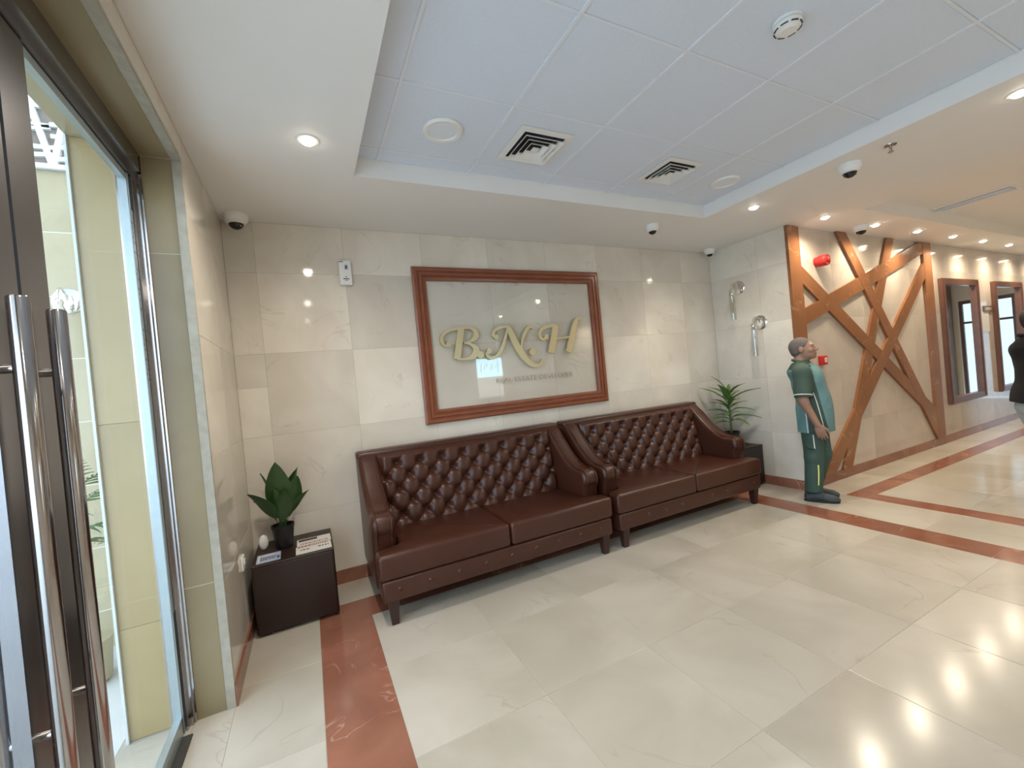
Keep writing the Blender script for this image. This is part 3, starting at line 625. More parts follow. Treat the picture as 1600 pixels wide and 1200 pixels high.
def pot(root, r1, r0, h):
    p = MB().lathe([(r0*0.9, 0.0), (r0, 0.004), (r1*0.96, h-0.02), (r1, h-0.018), (r1*1.02, h), (r1*0.93, h), (r1*0.88, h-0.025)], 28).obj('pot', 'pot', root, 40)
    MB().lathe([(r1*0.88, h-0.03), (r1*0.5, h-0.02), (0.004, h-0.018)], 20).obj('soil', 'soil', root, 60)
pl = empty('potted_plant', (0.212, -0.225, 0.45)); tag(pl, 'broad-leaved green plant in a black pot on the corner cube table', 'plant')
pot(pl, 0.072, 0.053, 0.155)
def place_leaf(me, mat, root, loc, az, el, roll=0, sc=1):
    if not me.materials: me.materials.append(MT[mat])
    o = bpy.data.objects.new('leaf', me); COL.objects.link(o); o.parent = root; o.location = loc
    o.rotation_euler = (Matrix.Rotation(az, 3, 'Z') @ Matrix.Rotation(el, 3, 'X') @ Matrix.Rotation(roll, 3, 'Y')).to_euler(); o.scale = (sc, sc, sc); return o
big = leaf_mesh(0.47, 0.165, 0.06, 0.18, 0.24)
med = leaf_mesh(0.41, 0.150, 0.12, 0.25, 0.24)
side = leaf_mesh(0.40, 0.125, 0.30, 0.35, 0.26)
D = math.radians
for me_, az_, el_, ro_, sc_ in ((big, 176, 86, 0, 1.0), (med, -58, 78, -62, 1.0), (med, -96, 74, -70, 0.90), (med, 60, 82, 40, 0.98), (side, 112, 70, 35, 0.86),
        (med, 150, 84, 20, 0.72), (side, 60, 66, 55, 0.62), (med, 5, 76, 5, 0.85), (med, -150, 80, -25, 0.70), (side, -75, 66, -50, 0.70)):
    place_leaf(me_, 'leafA', pl, (0.012*-math.sin(D(az_)), 0.012*math.cos(D(az_)), 0.13), D(az_), D(el_), D(ro_), sc_)

p2 = empty('potted_plant', (4.835, -0.255, 0.45)); tag(p2, 'tall strap-leaved green plant in a black pot behind the right sofa', 'plant')
pot(p2, 0.088, 0.065, 0.155)
MB().tube([(0, 0, 0.12), (0.004, 0.002, 0.35), (-0.006, 0.0, 0.60)], [0.013, 0.012, 0.008], 10).obj('stem', 'stem', p2, 60)
strap = leaf_mesh(0.30, 0.075, 0.55, 0.35, 0.06, 12)
strap2 = leaf_mesh(0.24, 0.07, 0.75, 0.35, 0.10, 12)
rg = random.Random(11)
for k in range(24):
    z = 0.26+0.0135*k; az = D(137.5*k+20); el = D(26+1.9*k+rg.uniform(-8, 8)); s = rg.uniform(0.85, 1.12)
    ax, ay = -math.sin(az), math.cos(az)
    ext = (0.30*(math.cos(el)+0.55*math.sin(el)) if k % 3 else 0.24*(math.cos(el)+0.75*math.sin(el)))+0.02     # sideways reach, kept clear of the walls
    s = min(s, 0.165/max(ax, 0.01)/ext, 0.22/max(ay, 0.01)/ext)
    place_leaf(strap if k % 3 else strap2, 'leafB', p2, (0.006*ax, 0.006*ay, z), az, el, rg.uniform(-0.3, 0.3), s)
place_leaf(strap, 'leafB', p2, (-0.006, 0, 0.58), D(30), D(84), 0, 0.85)
for k, (dz, azd) in enumerate([(0.0, 60), (0.05, 170), (-0.02, 250), (0.08, 110)]):
    place_leaf(strap2, 'leafB', p2, (0, 0, 0.52+dz), D(azd), D(62), 0.2, 0.55)

p3 = empty('potted_palm', (-0.77, -0.42, 0)); tag(p3, 'feathery palm outside behind the glass door', 'plant')
MB().lathe([(0.08, 0), (0.10, 0.02), (0.115, 0.22), (0.12, 0.24), (0.10, 0.24)], 24).obj('pot', 'ext', p3, 40)
MB().tube([(0, 0, 0.2), (0.02, 0.0, 0.75), (0.01, 0.02, 1.12)], [0.02, 0.016, 0.01], 10).obj('stem', 'stem', p3, 60)
fr = MB(); base = leaf_mesh(0.17, 0.022, 0.5, 0.3, 0.02, 6)
bv = [v.co.copy() for v in base.vertices]; bf = [tuple(p.vertices) for p in base.polygons]
for i in range(9):
    t = i/9
    for sg_ in (-1, 1):
        R = Matrix.Rotation(sg_*D(-58+28*t), 3, 'Z'); o_ = Vector((0, 0.08+0.34*t, -0.45*0.42*(t+0.1)**2*1.0)); fr.add([R @ (c*(1-0.45*t))+o_ for c in bv], bf)
fr.tube([(0, 0, 0), (0, 0.2, -0.03), (0, 0.42, -0.19)], 0.004, 6)
frm = fr.mesh('frond', 60)
for k in range(10): place_leaf(frm, 'leafC', p3, (0.01, 0.01, 0.75+0.042*k), D(k*137.5), D(14+5*k), 0, 0.66)

# ------------------------------------------------------------------ small things on and by the table
r = MB().lathe([(0.002, -0.012), (0.020, -0.010), (0.0285, -0.004), (0.0295, 0.004), (0.022, 0.010), (0.004, 0.013)], 24, axis='y')
r.v = [(x*1.0, y, z*1.75+0.052) for x, y, z in r.v]
o = r.obj('air_freshener', 'white', None, 60); o.location = (0.088, -0.2, 0.45); o.rotation_euler = (0, 0, 0.3); tag(o, 'small white oval plastic object standing left of the black pot', 'air freshener')
def leaflet(cx, cy, z, w, h, rz, mat, label, inks):
    t = empty('leaflet', (cx, cy, z), rz); tag(t, label, 'leaflet', 'printed leaflets on the cube table')
    MB().box(-w/2, w/2, -h/2, h/2, 0, 0.004).obj('sheet', mat, t)
    for nm, rects in inks.items():
        m = MB()
        for a, b, c, d in rects: m.box(a*w/2, b*w/2, c*h/2, d*h/2, 0.004, 0.0045)
        m.obj('print', nm, t)
rr = random.Random(5)
def words(n0, n1, rows):
    out = []
    for y in rows:
        x = n0
        while x < n1: l = rr.uniform(0.05, 0.16); out.append((x, min(n1, x+l), y-0.13, y+0.13)); x += l+0.05
    return out
leaflet(0.128, -0.395, 0.45, 0.135, 0.155, 0.03, 'paperb', 'bluish printed leaflet lying in front of the black pot', {'ink': words(-0.7, 0.6, (0.05, -0.35)), 'paper': [(-0.9, -0.75, -0.9, 0.9), (-0.6, 0.5, 0.55, 0.75)], 'inkblue': [(0.68, 0.92, -0.6, 0.0)]})
leaflet(0.395, -0.238, 0.45, 0.215, 0.14, 0.02, 'paper', 'white printed leaflet nearer the wall on the cube table', {'inkred': words(-0.8, 0.85, (-0.6,)), 'mat': [(-0.9, 0.2, 0.2, 0.8)]})
leaflet(0.392, -0.400, 0.45, 0.215, 0.145, 0.02, 'paper', 'white printed price leaflet at the table edge nearest the sofa', {'ink': words(-0.75, -0.2, (-0.1,))+words(0.25, 0.85, (0.0,)), 'inkred': words(-0.9, 0.9, (0.75,))})
r = empty('wall_socket', (0, -0.535, 0.50)); tag(r, 'small white socket plate low on the wall beside the cube table', 'socket')
MB().prism(round_poly([(-0.04, -0.04), (0.04, -0.04), (0.04, 0.045), (-0.04, 0.045)], 0.008, 3), 0.0, 0.012, 0.003, 2).obj('plate', 'white', r, 50)
MB().box(0.012, 0.018, -0.012, 0.012, -0.005, 0.025).obj('rocker', 'white', r)

# ------------------------------------------------------------------ things on the walls
r = empty('scent_dispenser', (0.80, 0, 2.415)); tag(r, 'small white wall dispenser with a dark emblem left of the framed sign', 'dispenser')
MB().prism(round_poly([(-0.046, -0.098), (0.046, -0.098), (0.046, 0.098), (-0.046, 0.098)], 0.008, 3), 0.0, 0.035, 0.006, 3, 'xz').obj('case', 'white', r, 50)
MB().box(-0.004, 0.022, -0.0365, -0.035, 0.022, 0.062).obj('badge', 'paperb', r)
slab2(MB(), (0.006, 0.030), (0.010, 0.054), 0.012, -0.0375, -0.0365).obj('badge_mark', 'ink', r)
dm = MB().box(-0.040, -0.012, -0.0362, -0.035, 0.082, 0.088)
dm.box(-0.004, 0.008, -0.0362, -0.035, -0.036, -0.030).box(-0.02, 0.024, -0.0362, -0.035, -0.053, -0.046).box(-0.01, 0.014, -0.0362, -0.035, -0.064, -0.060); dm.obj('print', 'ink', r)

def sconce(y, z, label, loc=None, rz=0):
    r = empty('wall_sconce', loc or (WX, y, z), rz); tag(r, label, 'wall lamp', 'chrome and glass wall sconces')
    MB().lathe([(0.078, 0.0), (0.078, -0.008), (0.070, -0.014), (0.03, -0.017)], 32, axis='x').obj('backplate', 'chrome', r, 40)
    MB().tube([tuple(p) for p in spline([(-0.012, 0, 0.0), (-0.045, 0, 0.045), (-0.09, 0.0, 0.06), (-0.125, 0, 0.03), (-0.13, 0, -0.03)], 6)], 0.007, 10).obj('arm', 'chrome', r, 60)
    MB().lathe([(0.008, 0.0), (0.022, -0.008), (0.028, -0.025), (0.022, -0.042), (0.026, -0.05), (0.030, -0.07), (0.030, -0.078)], 20, (-0.13, 0, -0.01)).obj('socket_cap', 'chrome', r, 50)
    MB().lathe([(0.030, -0.075), (0.030, -0.36), (0.027, -0.36), (0.027, -0.075)], 24, (-0.13, 0, -0.01), close=False).obj('glass_tube', 'tube', r, 60)
    MB().lathe([(0.008, -0.075), (0.008, -0.16), (0.004, -0.168)], 12, (-0.13, 0, -0.01)).obj('lamp_holder', 'chrome', r, 50)
sconce(-0.36, 2.262, 'upper chrome and glass sconce on the return wall, nearer the corner')
sconce(-0.585, 1.825, 'lower chrome and glass sconce on the return wall, nearer the man')
sconce(0, 0, 'glass sconce on the vestibule wall seen through the glass door', (-0.84, 0.0, 2.20), math.pi/2)

lw = empty('wall_strips', (WX, DY, 0)); tag(lw, 'crossing glossy brown strips mounted on the corridor wall behind the man', 'wall decoration')
def strip(a, b, w, t, label=None):
    m = slab2(MB(), (a[0]-WX, a[1]), (b[0]-WX, b[1]), w, -t, 0.0); return m.obj('strip', 'lattice', lw)
def clipz(a, b):   # run a strip on to floor skirting or ceiling
    return a, b
TH = 0.03
strip((5.135, 0.1), (5.135, H), 0.20, TH)
strip((8.165, 0.1), (8.165, H), 0.235, TH)
def dstrip(a, b, w, t):
    """strip whose ends stay inside the skirting, ceiling and the two uprights"""
    a, b = Vector(a), Vector(b); d = (b-a).normalized(); n = Vector((-d.y, d.x))*w/2; poly = [a-n-d*0.3, b-n+d*0.3, b+n+d*0.3, a+n-d*0.3]
    def clip(P, ax, lim, keep_less):
        out = []
        for i in range(len(P)):
            p, q = P[i-1], P[i]; ip = (p[ax] <= lim) == keep_less; iq = (q[ax] <= lim) == keep_less
            if ip != iq: t_ = (lim-p[ax])/(q[ax]-p[ax]); out.append(p+(q-p)*t_)
            if iq: out.append(q)
        return out
    for ax, lim, kl in ((0, 5.13, False), (0, 8.17, True), (1, 0.1, False), (1, H-0.001, True)): poly = clip(poly, ax, lim, kl)
    MB().prism([(p.x-WX, p.y) for p in poly], 0.0, t, 0, 1, 'xz').obj('strip', 'lattice', lw)
dstrip((5.215, 2.281), (8.097, 0.41), 0.155, 0.0285)
dstrip((5.131, 1.788), (7.989, 2.691), 0.165, 0.0275)
dstrip((6.06, 2.777), (8.076, 0.20), 0.155, 0.0295)
dstrip((7.19, 2.777), (5.80, 0.10), 0.165, 0.0265)
dstrip((8.023, 2.372), (5.45, 0.12), 0.165, 0.0290)

r = empty('fire_sounder', (5.56, DY, 2.415)); tag(r, 'red round fire alarm sounder high on the corridor wall', 'alarm')
MB().lathe([(0.05, 0.0), (0.05, -0.03), (0.058, -0.035), (0.062, -0.105), (0.058, -0.115)], 28, axis='y').obj('body', 'redp', r, 40)
MB().lathe([(0.058, -0.113), (0.058, -0.119), (0.050, -0.119), (0.050, -0.113)], 28, axis='y', close=False).obj('rim', 'redp', r, 40)
MB().lathe([(0.050, -0.116), (0.049, -0.1165)], 24, axis='y').obj('mouth', 'inkred', r)
MB().lathe([(0.026, -0.115), (0.026, -0.128), (0.014, -0.134)], 20, axis='y').obj('horn', 'redp', r, 40)
r = empty('call_point', (5.495, DY, 1.34)); tag(r, 'small red fire alarm call point beside the man\'s face', 'alarm')
MB().prism(round_poly([(-0.05, -0.05), (0.05, -0.05), (0.05, 0.05), (-0.05, 0.05)], 0.008, 3), 0.0, 0.045, 0.005, 2, 'xz').obj('box', 'redp', r, 50)
MB().box(-0.008, 0.030, -0.0465, -0.045, -0.02, 0.025).obj('press_panel', 'white', r)
MB().box(0.004, 0.018, -0.047, -0.0465, -0.008, 0.010).obj('press_mark', 'redp', r)

def mirror(x0, x1, z0, z1, label):
    r = empty('wall_mirror', ((x0+x1)/2, DY, z0)); tag(r, label, 'mirror', 'tall framed wall mirrors'); a = (x1-x0)/2; h = z1-z0; f = 0.085
    for q in (MB().box(-a, -a+f, -0.05, 0, 0, h), MB().box(a-f, a, -0.05, 0, 0, h), MB().box(-a+f, a-f, -0.05, 0, h-f, h), MB().box(-a+f, a-f, -0.05, 0, 0, f)): q.obj('frame_rail', 'mframe', r)
    for q in (MB().box(-a+0.02, -a+f-0.03, -0.06, -0.05, 0.02, h-0.02), MB().box(a-f+0.03, a-0.02, -0.06, -0.05, 0.02, h-0.02)): q.obj('frame_bead', 'mframe', r)
    MB().box(-a+f, a-f, -0.012, -0.002, f, h-f).obj('mirror_glass', 'mirror', r)
mirror(8.50, 9.73, 0.52, 2.295, 'tall wood-framed mirror next to the brown wall strips')
mirror(10.36, 11.58, 0.52, 2.285, 'tall wood-framed mirror partly hidden by the person in black')
r = empty('door_plaque', (10.17, DY, 1.855)); tag(r, 'small brown plaque on the wall between the two mirrors', 'plaque')
MB().box(-0.17, 0.17, -0.014, 0, -0.048, 0.048).obj('plate', 'bronze', r); MB().box(-0.12, 0.12, -0.0155, -0.014, -0.02, 0.02).obj('engraving', 'gold', r)
r = MB().box(-0.22, 0.22, -0.006, 0, -0.155, 0.155).obj('notice_sheet', 'paper'); r.location = (9.97, DY, 1.655); tag(r, 'pale blank notice sheet on the wall between the two mirrors', 'notice')
wd = struct(empty('window_added', (XE+0.1, -2.15, 0)), 'invented glazed opening at the unseen corridor end, put in for the mirrors')  # opening added as something bright for the mirrors to reflect
MB().box(-0.03, 0.03, -0.45, -0.39, 0, 2.3).box(-0.03, 0.03, 0.39, 0.45, 0, 2.3).box(-0.03, 0.03, -0.39, 0.39, 2.22, 2.3).box(-0.03, 0.03, -0.39, 0.39, 1.75, 1.80).obj('frame', 'mframe', wd)
for z0, z1 in ((0, 1.75), (1.80, 2.22)): MB().box(-0.006, 0.006, -0.39, 0.39, z0, z1).obj('glass_pane', 'tinted', wd)
struct(MB().box(XE-0.4, XE-0.05, -3.05, -2.68, 0, H).obj('column', 'bronze'), 'invented brown clad column at the unseen corridor end')  # column added for the mirrors to reflect

# ------------------------------------------------------------------ people: bodies grown from blended volumes
class Field:
    def __init__(s, lo, hi, res):
        s.lo = np.array(lo, float); s.res = res; s.n = np.ceil((np.array(hi)-s.lo)/res).astype(int)+1
        s.d = np.full(s.n, 1.0, np.float32)
    def sub(s, a, b, pad):
        i0 = np.clip(((np.array(a)-pad-s.lo)/s.res).astype(int), 0, s.n-1); i1 = np.clip(((np.array(b)+pad-s.lo)/s.res).astype(int)+2, 1, s.n)
        g = np.meshgrid(*[s.lo[k]+s.res*np.arange(i0[k], i1[k]) for k in range(3)], indexing='ij')
        return tuple(slice(i0[k], i1[k]) for k in range(3)), np.stack(g, -1)
    def blend(s, sl, d, k):
        c = s.d[sl]; h = np.clip(0.5+0.5*(c-d)/k, 0, 1); s.d[sl] = c*(1-h)+d*h-k*h*(1-h)
    def cone(s, a, b, ra, rb, k=0.03):
        a, b = np.array(a, float), np.array(b, float); r = max(ra, rb)
        sl, P = s.sub(np.minimum(a, b)-r, np.maximum(a, b)+r, 0.05); ab = b-a; t = np.clip(((P-a)@ab)/(ab@ab+1e-9), 0, 1)
        d = np.linalg.norm(P-a-t[..., None]*ab, axis=-1)-(ra+(rb-ra)*t); s.blend(sl, d.astype(np.float32), k); return s
    def ell(s, c, r, k=0.03, R=None, sub=False):
        c, r = np.array(c, float), np.array(r, float); m = r.max(); sl, P = s.sub(c-m, c+m, 0.05); q = P-c
        if R is not None: q = q@np.array(R)      # columns of R are the axes
        k0 = np.linalg.norm(q/r, axis=-1); k1 = np.linalg.norm(q/(r*r), axis=-1)+1e-9; d = (k0*(k0-1)/k1).astype(np.float32)
        if sub: s.d[sl] = np.maximum(s.d[sl], -d)
        else: s.blend(sl, d, k)
        return s
    def grid(s): return np.stack(np.meshgrid(*[s.lo[k]+s.res*np.arange(s.n[k]) for k in range(3)], indexing='ij'), -1)
    def cut(s, nrm, c):      # keep the side where nrm.p < c
        s.d = np.maximum(s.d, (s.grid()@np.array(nrm, float)-c).astype(np.float32)); return s
    def mesh(s, name):
        d = s.d; d = np.pad(d, 1, constant_values=1.0); lo = s.lo-s.res; ins = d < 0
        cnt = np.zeros(np.array(d.shape)-1, np.int8); acc = np.zeros((*cnt.shape, 3)); ne = np.zeros(cnt.shape)
        n0, n1, n2 = cnt.shape
        for ax in range(3):
            o1, o2 = [a for a in range(3) if a != ax]
            for u in (0, 1):
                for w in (0, 1):
                    off = [0, 0, 0]; off[o1] = u; off[o2] = w; of2 = list(off); of2[ax] = 1
                    A = d[off[0]:off[0]+n0, off[1]:off[1]+n1, off[2]:off[2]+n2]; B = d[of2[0]:of2[0]+n0, of2[1]:of2[1]+n1, of2[2]:of2[2]+n2]
                    x = (A < 0) != (B < 0); t = np.where(x, A/np.where(x, A-B, 1), 0); ne += x
                    for k in range(3): acc[..., k] += np.where(x, (t if k == ax else off[k]), 0)
        act = ne > 0; idx = np.full(cnt.shape, -1, np.int64); idx[act] = np.arange(act.sum())
        cell = np.argwhere(act); V = lo+s.res*(cell+acc[act]/ne[act][:, None]); F = []
        for ax in range(3):
            o1, o2 = (ax+1) % 3, (ax+2) % 3
            sl = [slice(None)]*3; sl2 = [slice(None)]*3; sl[ax] = slice(0, -1); sl2[ax] = slice(1, None)
            x = ins[tuple(sl)] != ins[tuple(sl2)]; E_ = np.argwhere(x); 
            E_ = E_[(E_[:, o1] > 0) & (E_[:, o2] > 0) & (E_[:, o1] < cnt.shape[o1]) & (E_[:, o2] < cnt.shape[o2])]
            def cid(du, dv):
                q = E_.copy(); q[:, o1] -= du; q[:, o2] -= dv; return idx[q[:, 0], q[:, 1], q[:, 2]]
            Q = np.stack([cid(1, 1), cid(0, 1), cid(0, 0), cid(1, 0)], 1); flip = ~ins[E_[:, 0], E_[:, 1], E_[:, 2]]; Q[flip] = Q[flip][:, ::-1]; F.append(Q)
        F = np.concatenate(F); F = F[(F >= 0).all(1)]
        me = bpy.data.meshes.new(name); me.from_pydata(V.tolist(), [], F.tolist()); me.update(); shade(me, 180)
        return me
def sample(fd, p):
    i = np.clip(((np.array(p)-fd.lo)/fd.res).astype(int), 0, fd.n-1); return fd.d[tuple(i)]
def on_side(fd, y, z, x0):    # walk in from the right side until the cloth is met
    x = x0
    while x > -0.3 and sample(fd, (x, y, z)) > 0.0: x -= 0.003
    return x+0.003
def ribbon(fd, pts, w, x0=0.42):
    m = MB(); P = spline(pts, 8); q = []
    for y, z in P: q.append(Vector((on_side(fd, y, z, x0)+0.002, y, z)))
    for _ in range(3): q = [q[0]]+[(q[i-1]+q[i]*2+q[i+1])/4 for i in range(1, len(q)-1)]+[q[-1]]
    v = []; f = []
    for i, p in enumerate(q):
        t = (q[min(i+1, len(q)-1)]-q[max(i-1, 0)]).normalized(); n = Vector((1, 0, 0)).cross(t).normalized()*w/2
        v += [p-n, p+n, p+n-Vector((0.006, 0, 0)), p-n-Vector((0.006, 0, 0))]
    for i in range(len(q)-1):
        a = i*4
        for k in range(4): f.append((a+k, a+(k+1) % 4, a+4+(k+1) % 4, a+4+k))
    f += [(3, 2, 1, 0), tuple(len(v)-4+k for k in range(4))]
    return m.add(v, f)

def person(name, loc, face, pose, look, scale=1.0):
    R = empty(name, (loc[0], loc[1], 0), math.atan2(-face[0], face[1])); R.scale = (scale,)*3
    g = pose; skin = look['skin']; k = 0.03
    # head axes: tilt back (about x) and turn (about z)
    Hc = np.array(g['head']); Rh = np.array(Matrix.Rotation(g.get('turn', 0), 3, 'Z') @ Matrix.Rotation(g['tilt'], 3, 'X'))
    hp = lambda *p: Hc+Rh@np.array(p)
    lo, hi = (-0.46, -0.36, -0.01), (0.46, 0.42, 1.75)
    B = Field(lo, hi, 0.0062)
    B.ell(hp(0, -0.018, 0.022), (0.074, 0.094, 0.088), 0.02, Rh).ell(hp(0, 0.028, -0.030), (0.060, 0.066, 0.080), 0.03, Rh)
    B.ell(hp(0, 0.042, -0.078), (0.044, 0.046, 0.036), 0.025, Rh).ell(hp(0, 0.078, -0.098), (0.018, 0.014, 0.015), 0.02, Rh)
    B.cone(hp(-0.034, 0.078, 0.020), hp(0.034, 0.078, 0.020), 0.011, 0.011, 0.015)
    for s in (-1, 1):
        B.ell(hp(0.030*s, 0.094, 0.004), (0.015, 0.012, 0.010), 0.01, Rh, sub=True)
        B.ell(hp(0.076*s, -0.006, -0.012), (0.010, 0.021, 0.031), 0.008, Rh); B.ell(hp(0.040*s, 0.068, -0.032), (0.022, 0.016, 0.02), 0.02, Rh)
    B.cone(hp(0, 0.092, 0.004), hp(0, 0.113, -0.030), 0.007, 0.0115, 0.010); B.ell(hp(0, 0.100, -0.036), (0.018, 0.012, 0.009), 0.008, Rh)
    B.ell(hp(0, 0.092, -0.058), (0.023, 0.010, 0.0065), 0.006, Rh).ell(hp(0, 0.090, -0.070), (0.020, 0.010, 0.007), 0.006, Rh)
    nk = np.array(g['neck']); B.cone(nk-np.array([0, 0, 0.05]), hp(0, -0.025, -0.05), 0.062, 0.056, 0.03)
    ch, wa, pe = [np.array(g[q]) for q in ('chest', 'waist', 'pelvis')]
    B.ell(ch, (0.155, 0.105, 0.18), 0.05).ell(wa, (0.14, 0.105, 0.14), 0.05).ell(pe, (0.15, 0.10, 0.12), 0.05)
    for sd in ('r', 'l'):
        s = 1 if sd == 'r' else -1; sh, el, wr = [np.array(g[q+'_'+sd]) for q in ('shoulder', 'elbow', 'wrist')]; hd = np.array(g['hand_'+sd])
        B.cone(sh, el, 0.052, 0.040, k).cone(el, wr, 0.041, 0.027, k)
        d = (hd-wr); d /= np.linalg.norm(d); side = np.array(g.get('palm_'+sd, (s, 0, 0)), float); side -= d*(side@d); side /= np.linalg.norm(side); fw_ = np.cross(side, d)*s*-1
        if fw_[1] < 0: fw_ = -fw_
        Rp = np.stack([side, fw_, d], 1); kn = wr+d*0.088
        B.ell(wr+d*0.052, (0.017, 0.040, 0.052), 0.018, Rp)
        for j, (o, ln, cu) in enumerate([(0.031, 0.074, 0.10), (0.010, 0.082, 0.16), (-0.011, 0.076, 0.22), (-0.031, 0.060, 0.30)]):
            b0 = kn+fw_*o-d*0.012; d1 = d*math.cos(cu)-side*math.sin(cu); m1 = b0+d1*ln*0.52; c2 = cu+0.35; d2 = d*math.cos(c2)-side*math.sin(c2)
            B.cone(b0, m1, 0.0095, 0.0088, 0.006).cone(m1, m1+d2*ln*0.52, 0.0088, 0.0072, 0.005)
        t0 = wr+d*0.030+fw_*0.030; t1 = wr+d*0.068+fw_*0.055-side*0.010; t2 = wr+d*0.100+fw_*0.056-side*0.020
        B.cone(t0, t1, 0.0125, 0.0105, 0.010).cone(t1, t2, 0.0105, 0.0082, 0.005)
        hi_, kne, an = [np.array(g[q+'_'+sd]) for q in ('hip', 'knee', 'ankle')]
        B.cone(hi_, kne, 0.070, 0.048, k).cone(kne, an, 0.047, 0.034, k).cone(an+np.array([0, -0.03, -0.035]), an+np.array([0, 0.13, -0.05]), 0.030, 0.026, 0.02)
    link('body', B.mesh('body'), skin, R)
    # eyes
    for s in (-1, 1):
        e = MB(); c = hp(0.030*s, 0.0815, 0.004); e.lathe([(0.009*math.sin(math.pi*i/8)+1e-4, 0.009*math.cos(math.pi*i/8)) for i in range(9)], 12, tuple(c), 'y'); eo = e.obj('eye', 'eyew', R, 60)
        c = hp(0.030*s, 0.0905, 0.004); MB().lathe([(0.0045, 0.001), (0.0045, -0.003)], 10, tuple(c), 'y').obj('iris', 'ink', eo)
    # hair
    Hf = Field(Hc-0.16, Hc+0.16, 0.004); t = look.get('hair_t', 0.004)
    Hf.ell(hp(0, -0.020, 0.022), (0.074+t, 0.094+t, 0.088+t), 0.01, Rh).ell(hp(0, -0.045, -0.03), (0.064+t*0.5, 0.06+t*0.5, 0.05), 0.02, Rh)
    n = Rh@np.array(look.get('hairline', (0, 0.88, -0.47))); Hf.cut(n, n@hp(0, 0.040, 0.022)); n2 = Rh@np.array((0, 0.35, -0.93)); Hf.cut(n2, n2@hp(0, 0.0, -0.042))
    for s in (-1, 1): Hf.ell(hp(0.082*s, 0.0, -0.018), (0.022, 0.026, 0.036), 0.01, Rh, sub=True)
    link('hair', Hf.mesh('hair'), look['hair'], R)
    # shirt
    S = Field(lo, hi, 0.0075); f = look.get('loose', 0.0)
    S.ell(ch, (0.180, 0.140+f, 0.20), 0.05).ell(wa, (0.176, 0.142+f, 0.17), 0.06).ell(pe+np.array([0, 0.005, 0.0]), (0.178, 0.132+f, 0.15), 0.06)
    hb = g['hem']; S.cone(pe+np.array([0, 0.008, 0.06]), np.array([0, pe[1]+0.030, hb-0.06]), 0.125, 0.130, 0.06)
    for s in (-1, 1): S.cone(pe+np.array([0.06*s, -0.012, 0.06]), np.array([0.075*s, pe[1]-0.022, hb-0.06]), 0.122, 0.126, 0.05)
    S.cone(nk+np.array([0, 0, -0.08]), nk+np.array([0, 0.008, 0.005]), 0.12, 0.066, 0.03)
    for sd in ('r', 'l'):
        sh, el, wr = [np.array(g[q+'_'+sd]) for q in ('shoulder', 'elbow', 'wrist')]; S.cone(nk+np.array([0, 0, -0.06]), sh, 0.075, 0.070, 0.04)
        if look['sleeve'] == 'long': S.cone(sh, el, 0.070, 0.055, k).cone(el, wr, 0.054, 0.040, k)
        else: S.cone(sh, sh+(el-sh)*0.30, 0.068, 0.066, k)
    S.cut((0, 0, -1), -hb); nn = np.array((0, -0.25, 1.0)); S.cut(nn, nn@(nk+np.array([0, 0, 0.022])))
    so = link('shirt', S.mesh('shirt'), look['shirt'], R)
    slv = {}
    if look['sleeve'] == 'short':
        for sd in ('r', 'l'):
            sh, el = [np.array(g[q+'_'+sd]) for q in ('shoulder', 'elbow')]; V_ = Field(np.minimum(sh, el)-0.16, np.maximum(sh, el)+0.16, 0.006); e2 = sh+(el-sh)*0.86; d = (el-sh)/np.linalg.norm(el-sh)
            V_.cone(sh, e2+d*0.1, 0.074, 0.072, 0.03).cone(nk+np.array([0.05*(1 if sd == 'r' else -1), 0, -0.055]), sh, 0.079, 0.074, 0.03); V_.cut(d, d@e2)
            sl_ = link('sleeve', V_.mesh('sleeve'), look['sleeve_mat'], R); slv[sd] = V_
            w1 = np.cross(d, (0, 1, 0)); w1 /= np.linalg.norm(w1); w2 = np.cross(d, w1); c = e2-d*0.022
            MB().tube([tuple(c+(w1*math.cos(a)+w2*math.sin(a))*0.0735) for a in np.linspace(0, 2*math.pi, 33)], 0.0042, 6).obj('hem_piping', look['pipe'], sl_, 60)
    # collar
    C_ = MB().tube([tuple(nk+np.array([0.060*math.cos(a), 0.004+0.066*math.sin(a), 0.014-0.020*math.sin(a)])) for a in np.linspace(0, 2*math.pi, 33)], 0.013, 8).obj('collar', look['collar'], R, 60)
    # trousers
    T_ = Field(lo, hi, 0.0075); T_.ell(pe+np.array([0, -0.004, -0.01]), (0.162, 0.122, 0.14), 0.04)
    for sd in ('r', 'l'):
        hi_, kne, an = [np.array(g[q+'_'+sd]) for q in ('hip', 'knee', 'ankle')]; T_.cone(hi_, kne, 0.094, 0.079, 0.02).cone(kne, an+np.array([0, -0.005, 0.03]), 0.079, 0.072, 0.02)
    T_.cut((0, 0, -1), -(0.095)); T_.cut((0, 0, 1), pe[2]+0.10)
    to = link('trousers', T_.mesh('trousers'), look['trousers'], R)
    # shoes
    for sd in ('r', 'l'):
        an = np.array(g['ankle_'+sd]); Z = Field(an+np.array((-0.08, -0.12, -0.12)), an+np.array((0.08, 0.26, 0.10)), 0.0055); gz = an[2]-0.08
        b0 = np.array((an[0], an[1], gz))
        Z.cone(b0+(0, -0.045, 0.042), b0+(0, 0.02, 0.060), 0.043, 0.046, 0.02).cone(b0+(0, 0.02, 0.052), b0+(0.004, 0.135, 0.036), 0.046, 0.034, 0.02).ell(b0+(0.003, 0.13, 0.030), (0.048, 0.068, 0.034), 0.02).cut((0, 0, -1), -(gz+0.014)).cut((0, 0, 1), gz+0.108)
        zo = link('shoe', Z.mesh('shoe'), look['shoe'], R)
        so_ = [(math.cos(a)*(0.043 if math.sin(a) < 0 else 0.047), 0.05+math.sin(a)*0.142) for a in np.linspace(0, 2*math.pi, 28, endpoint=False)]
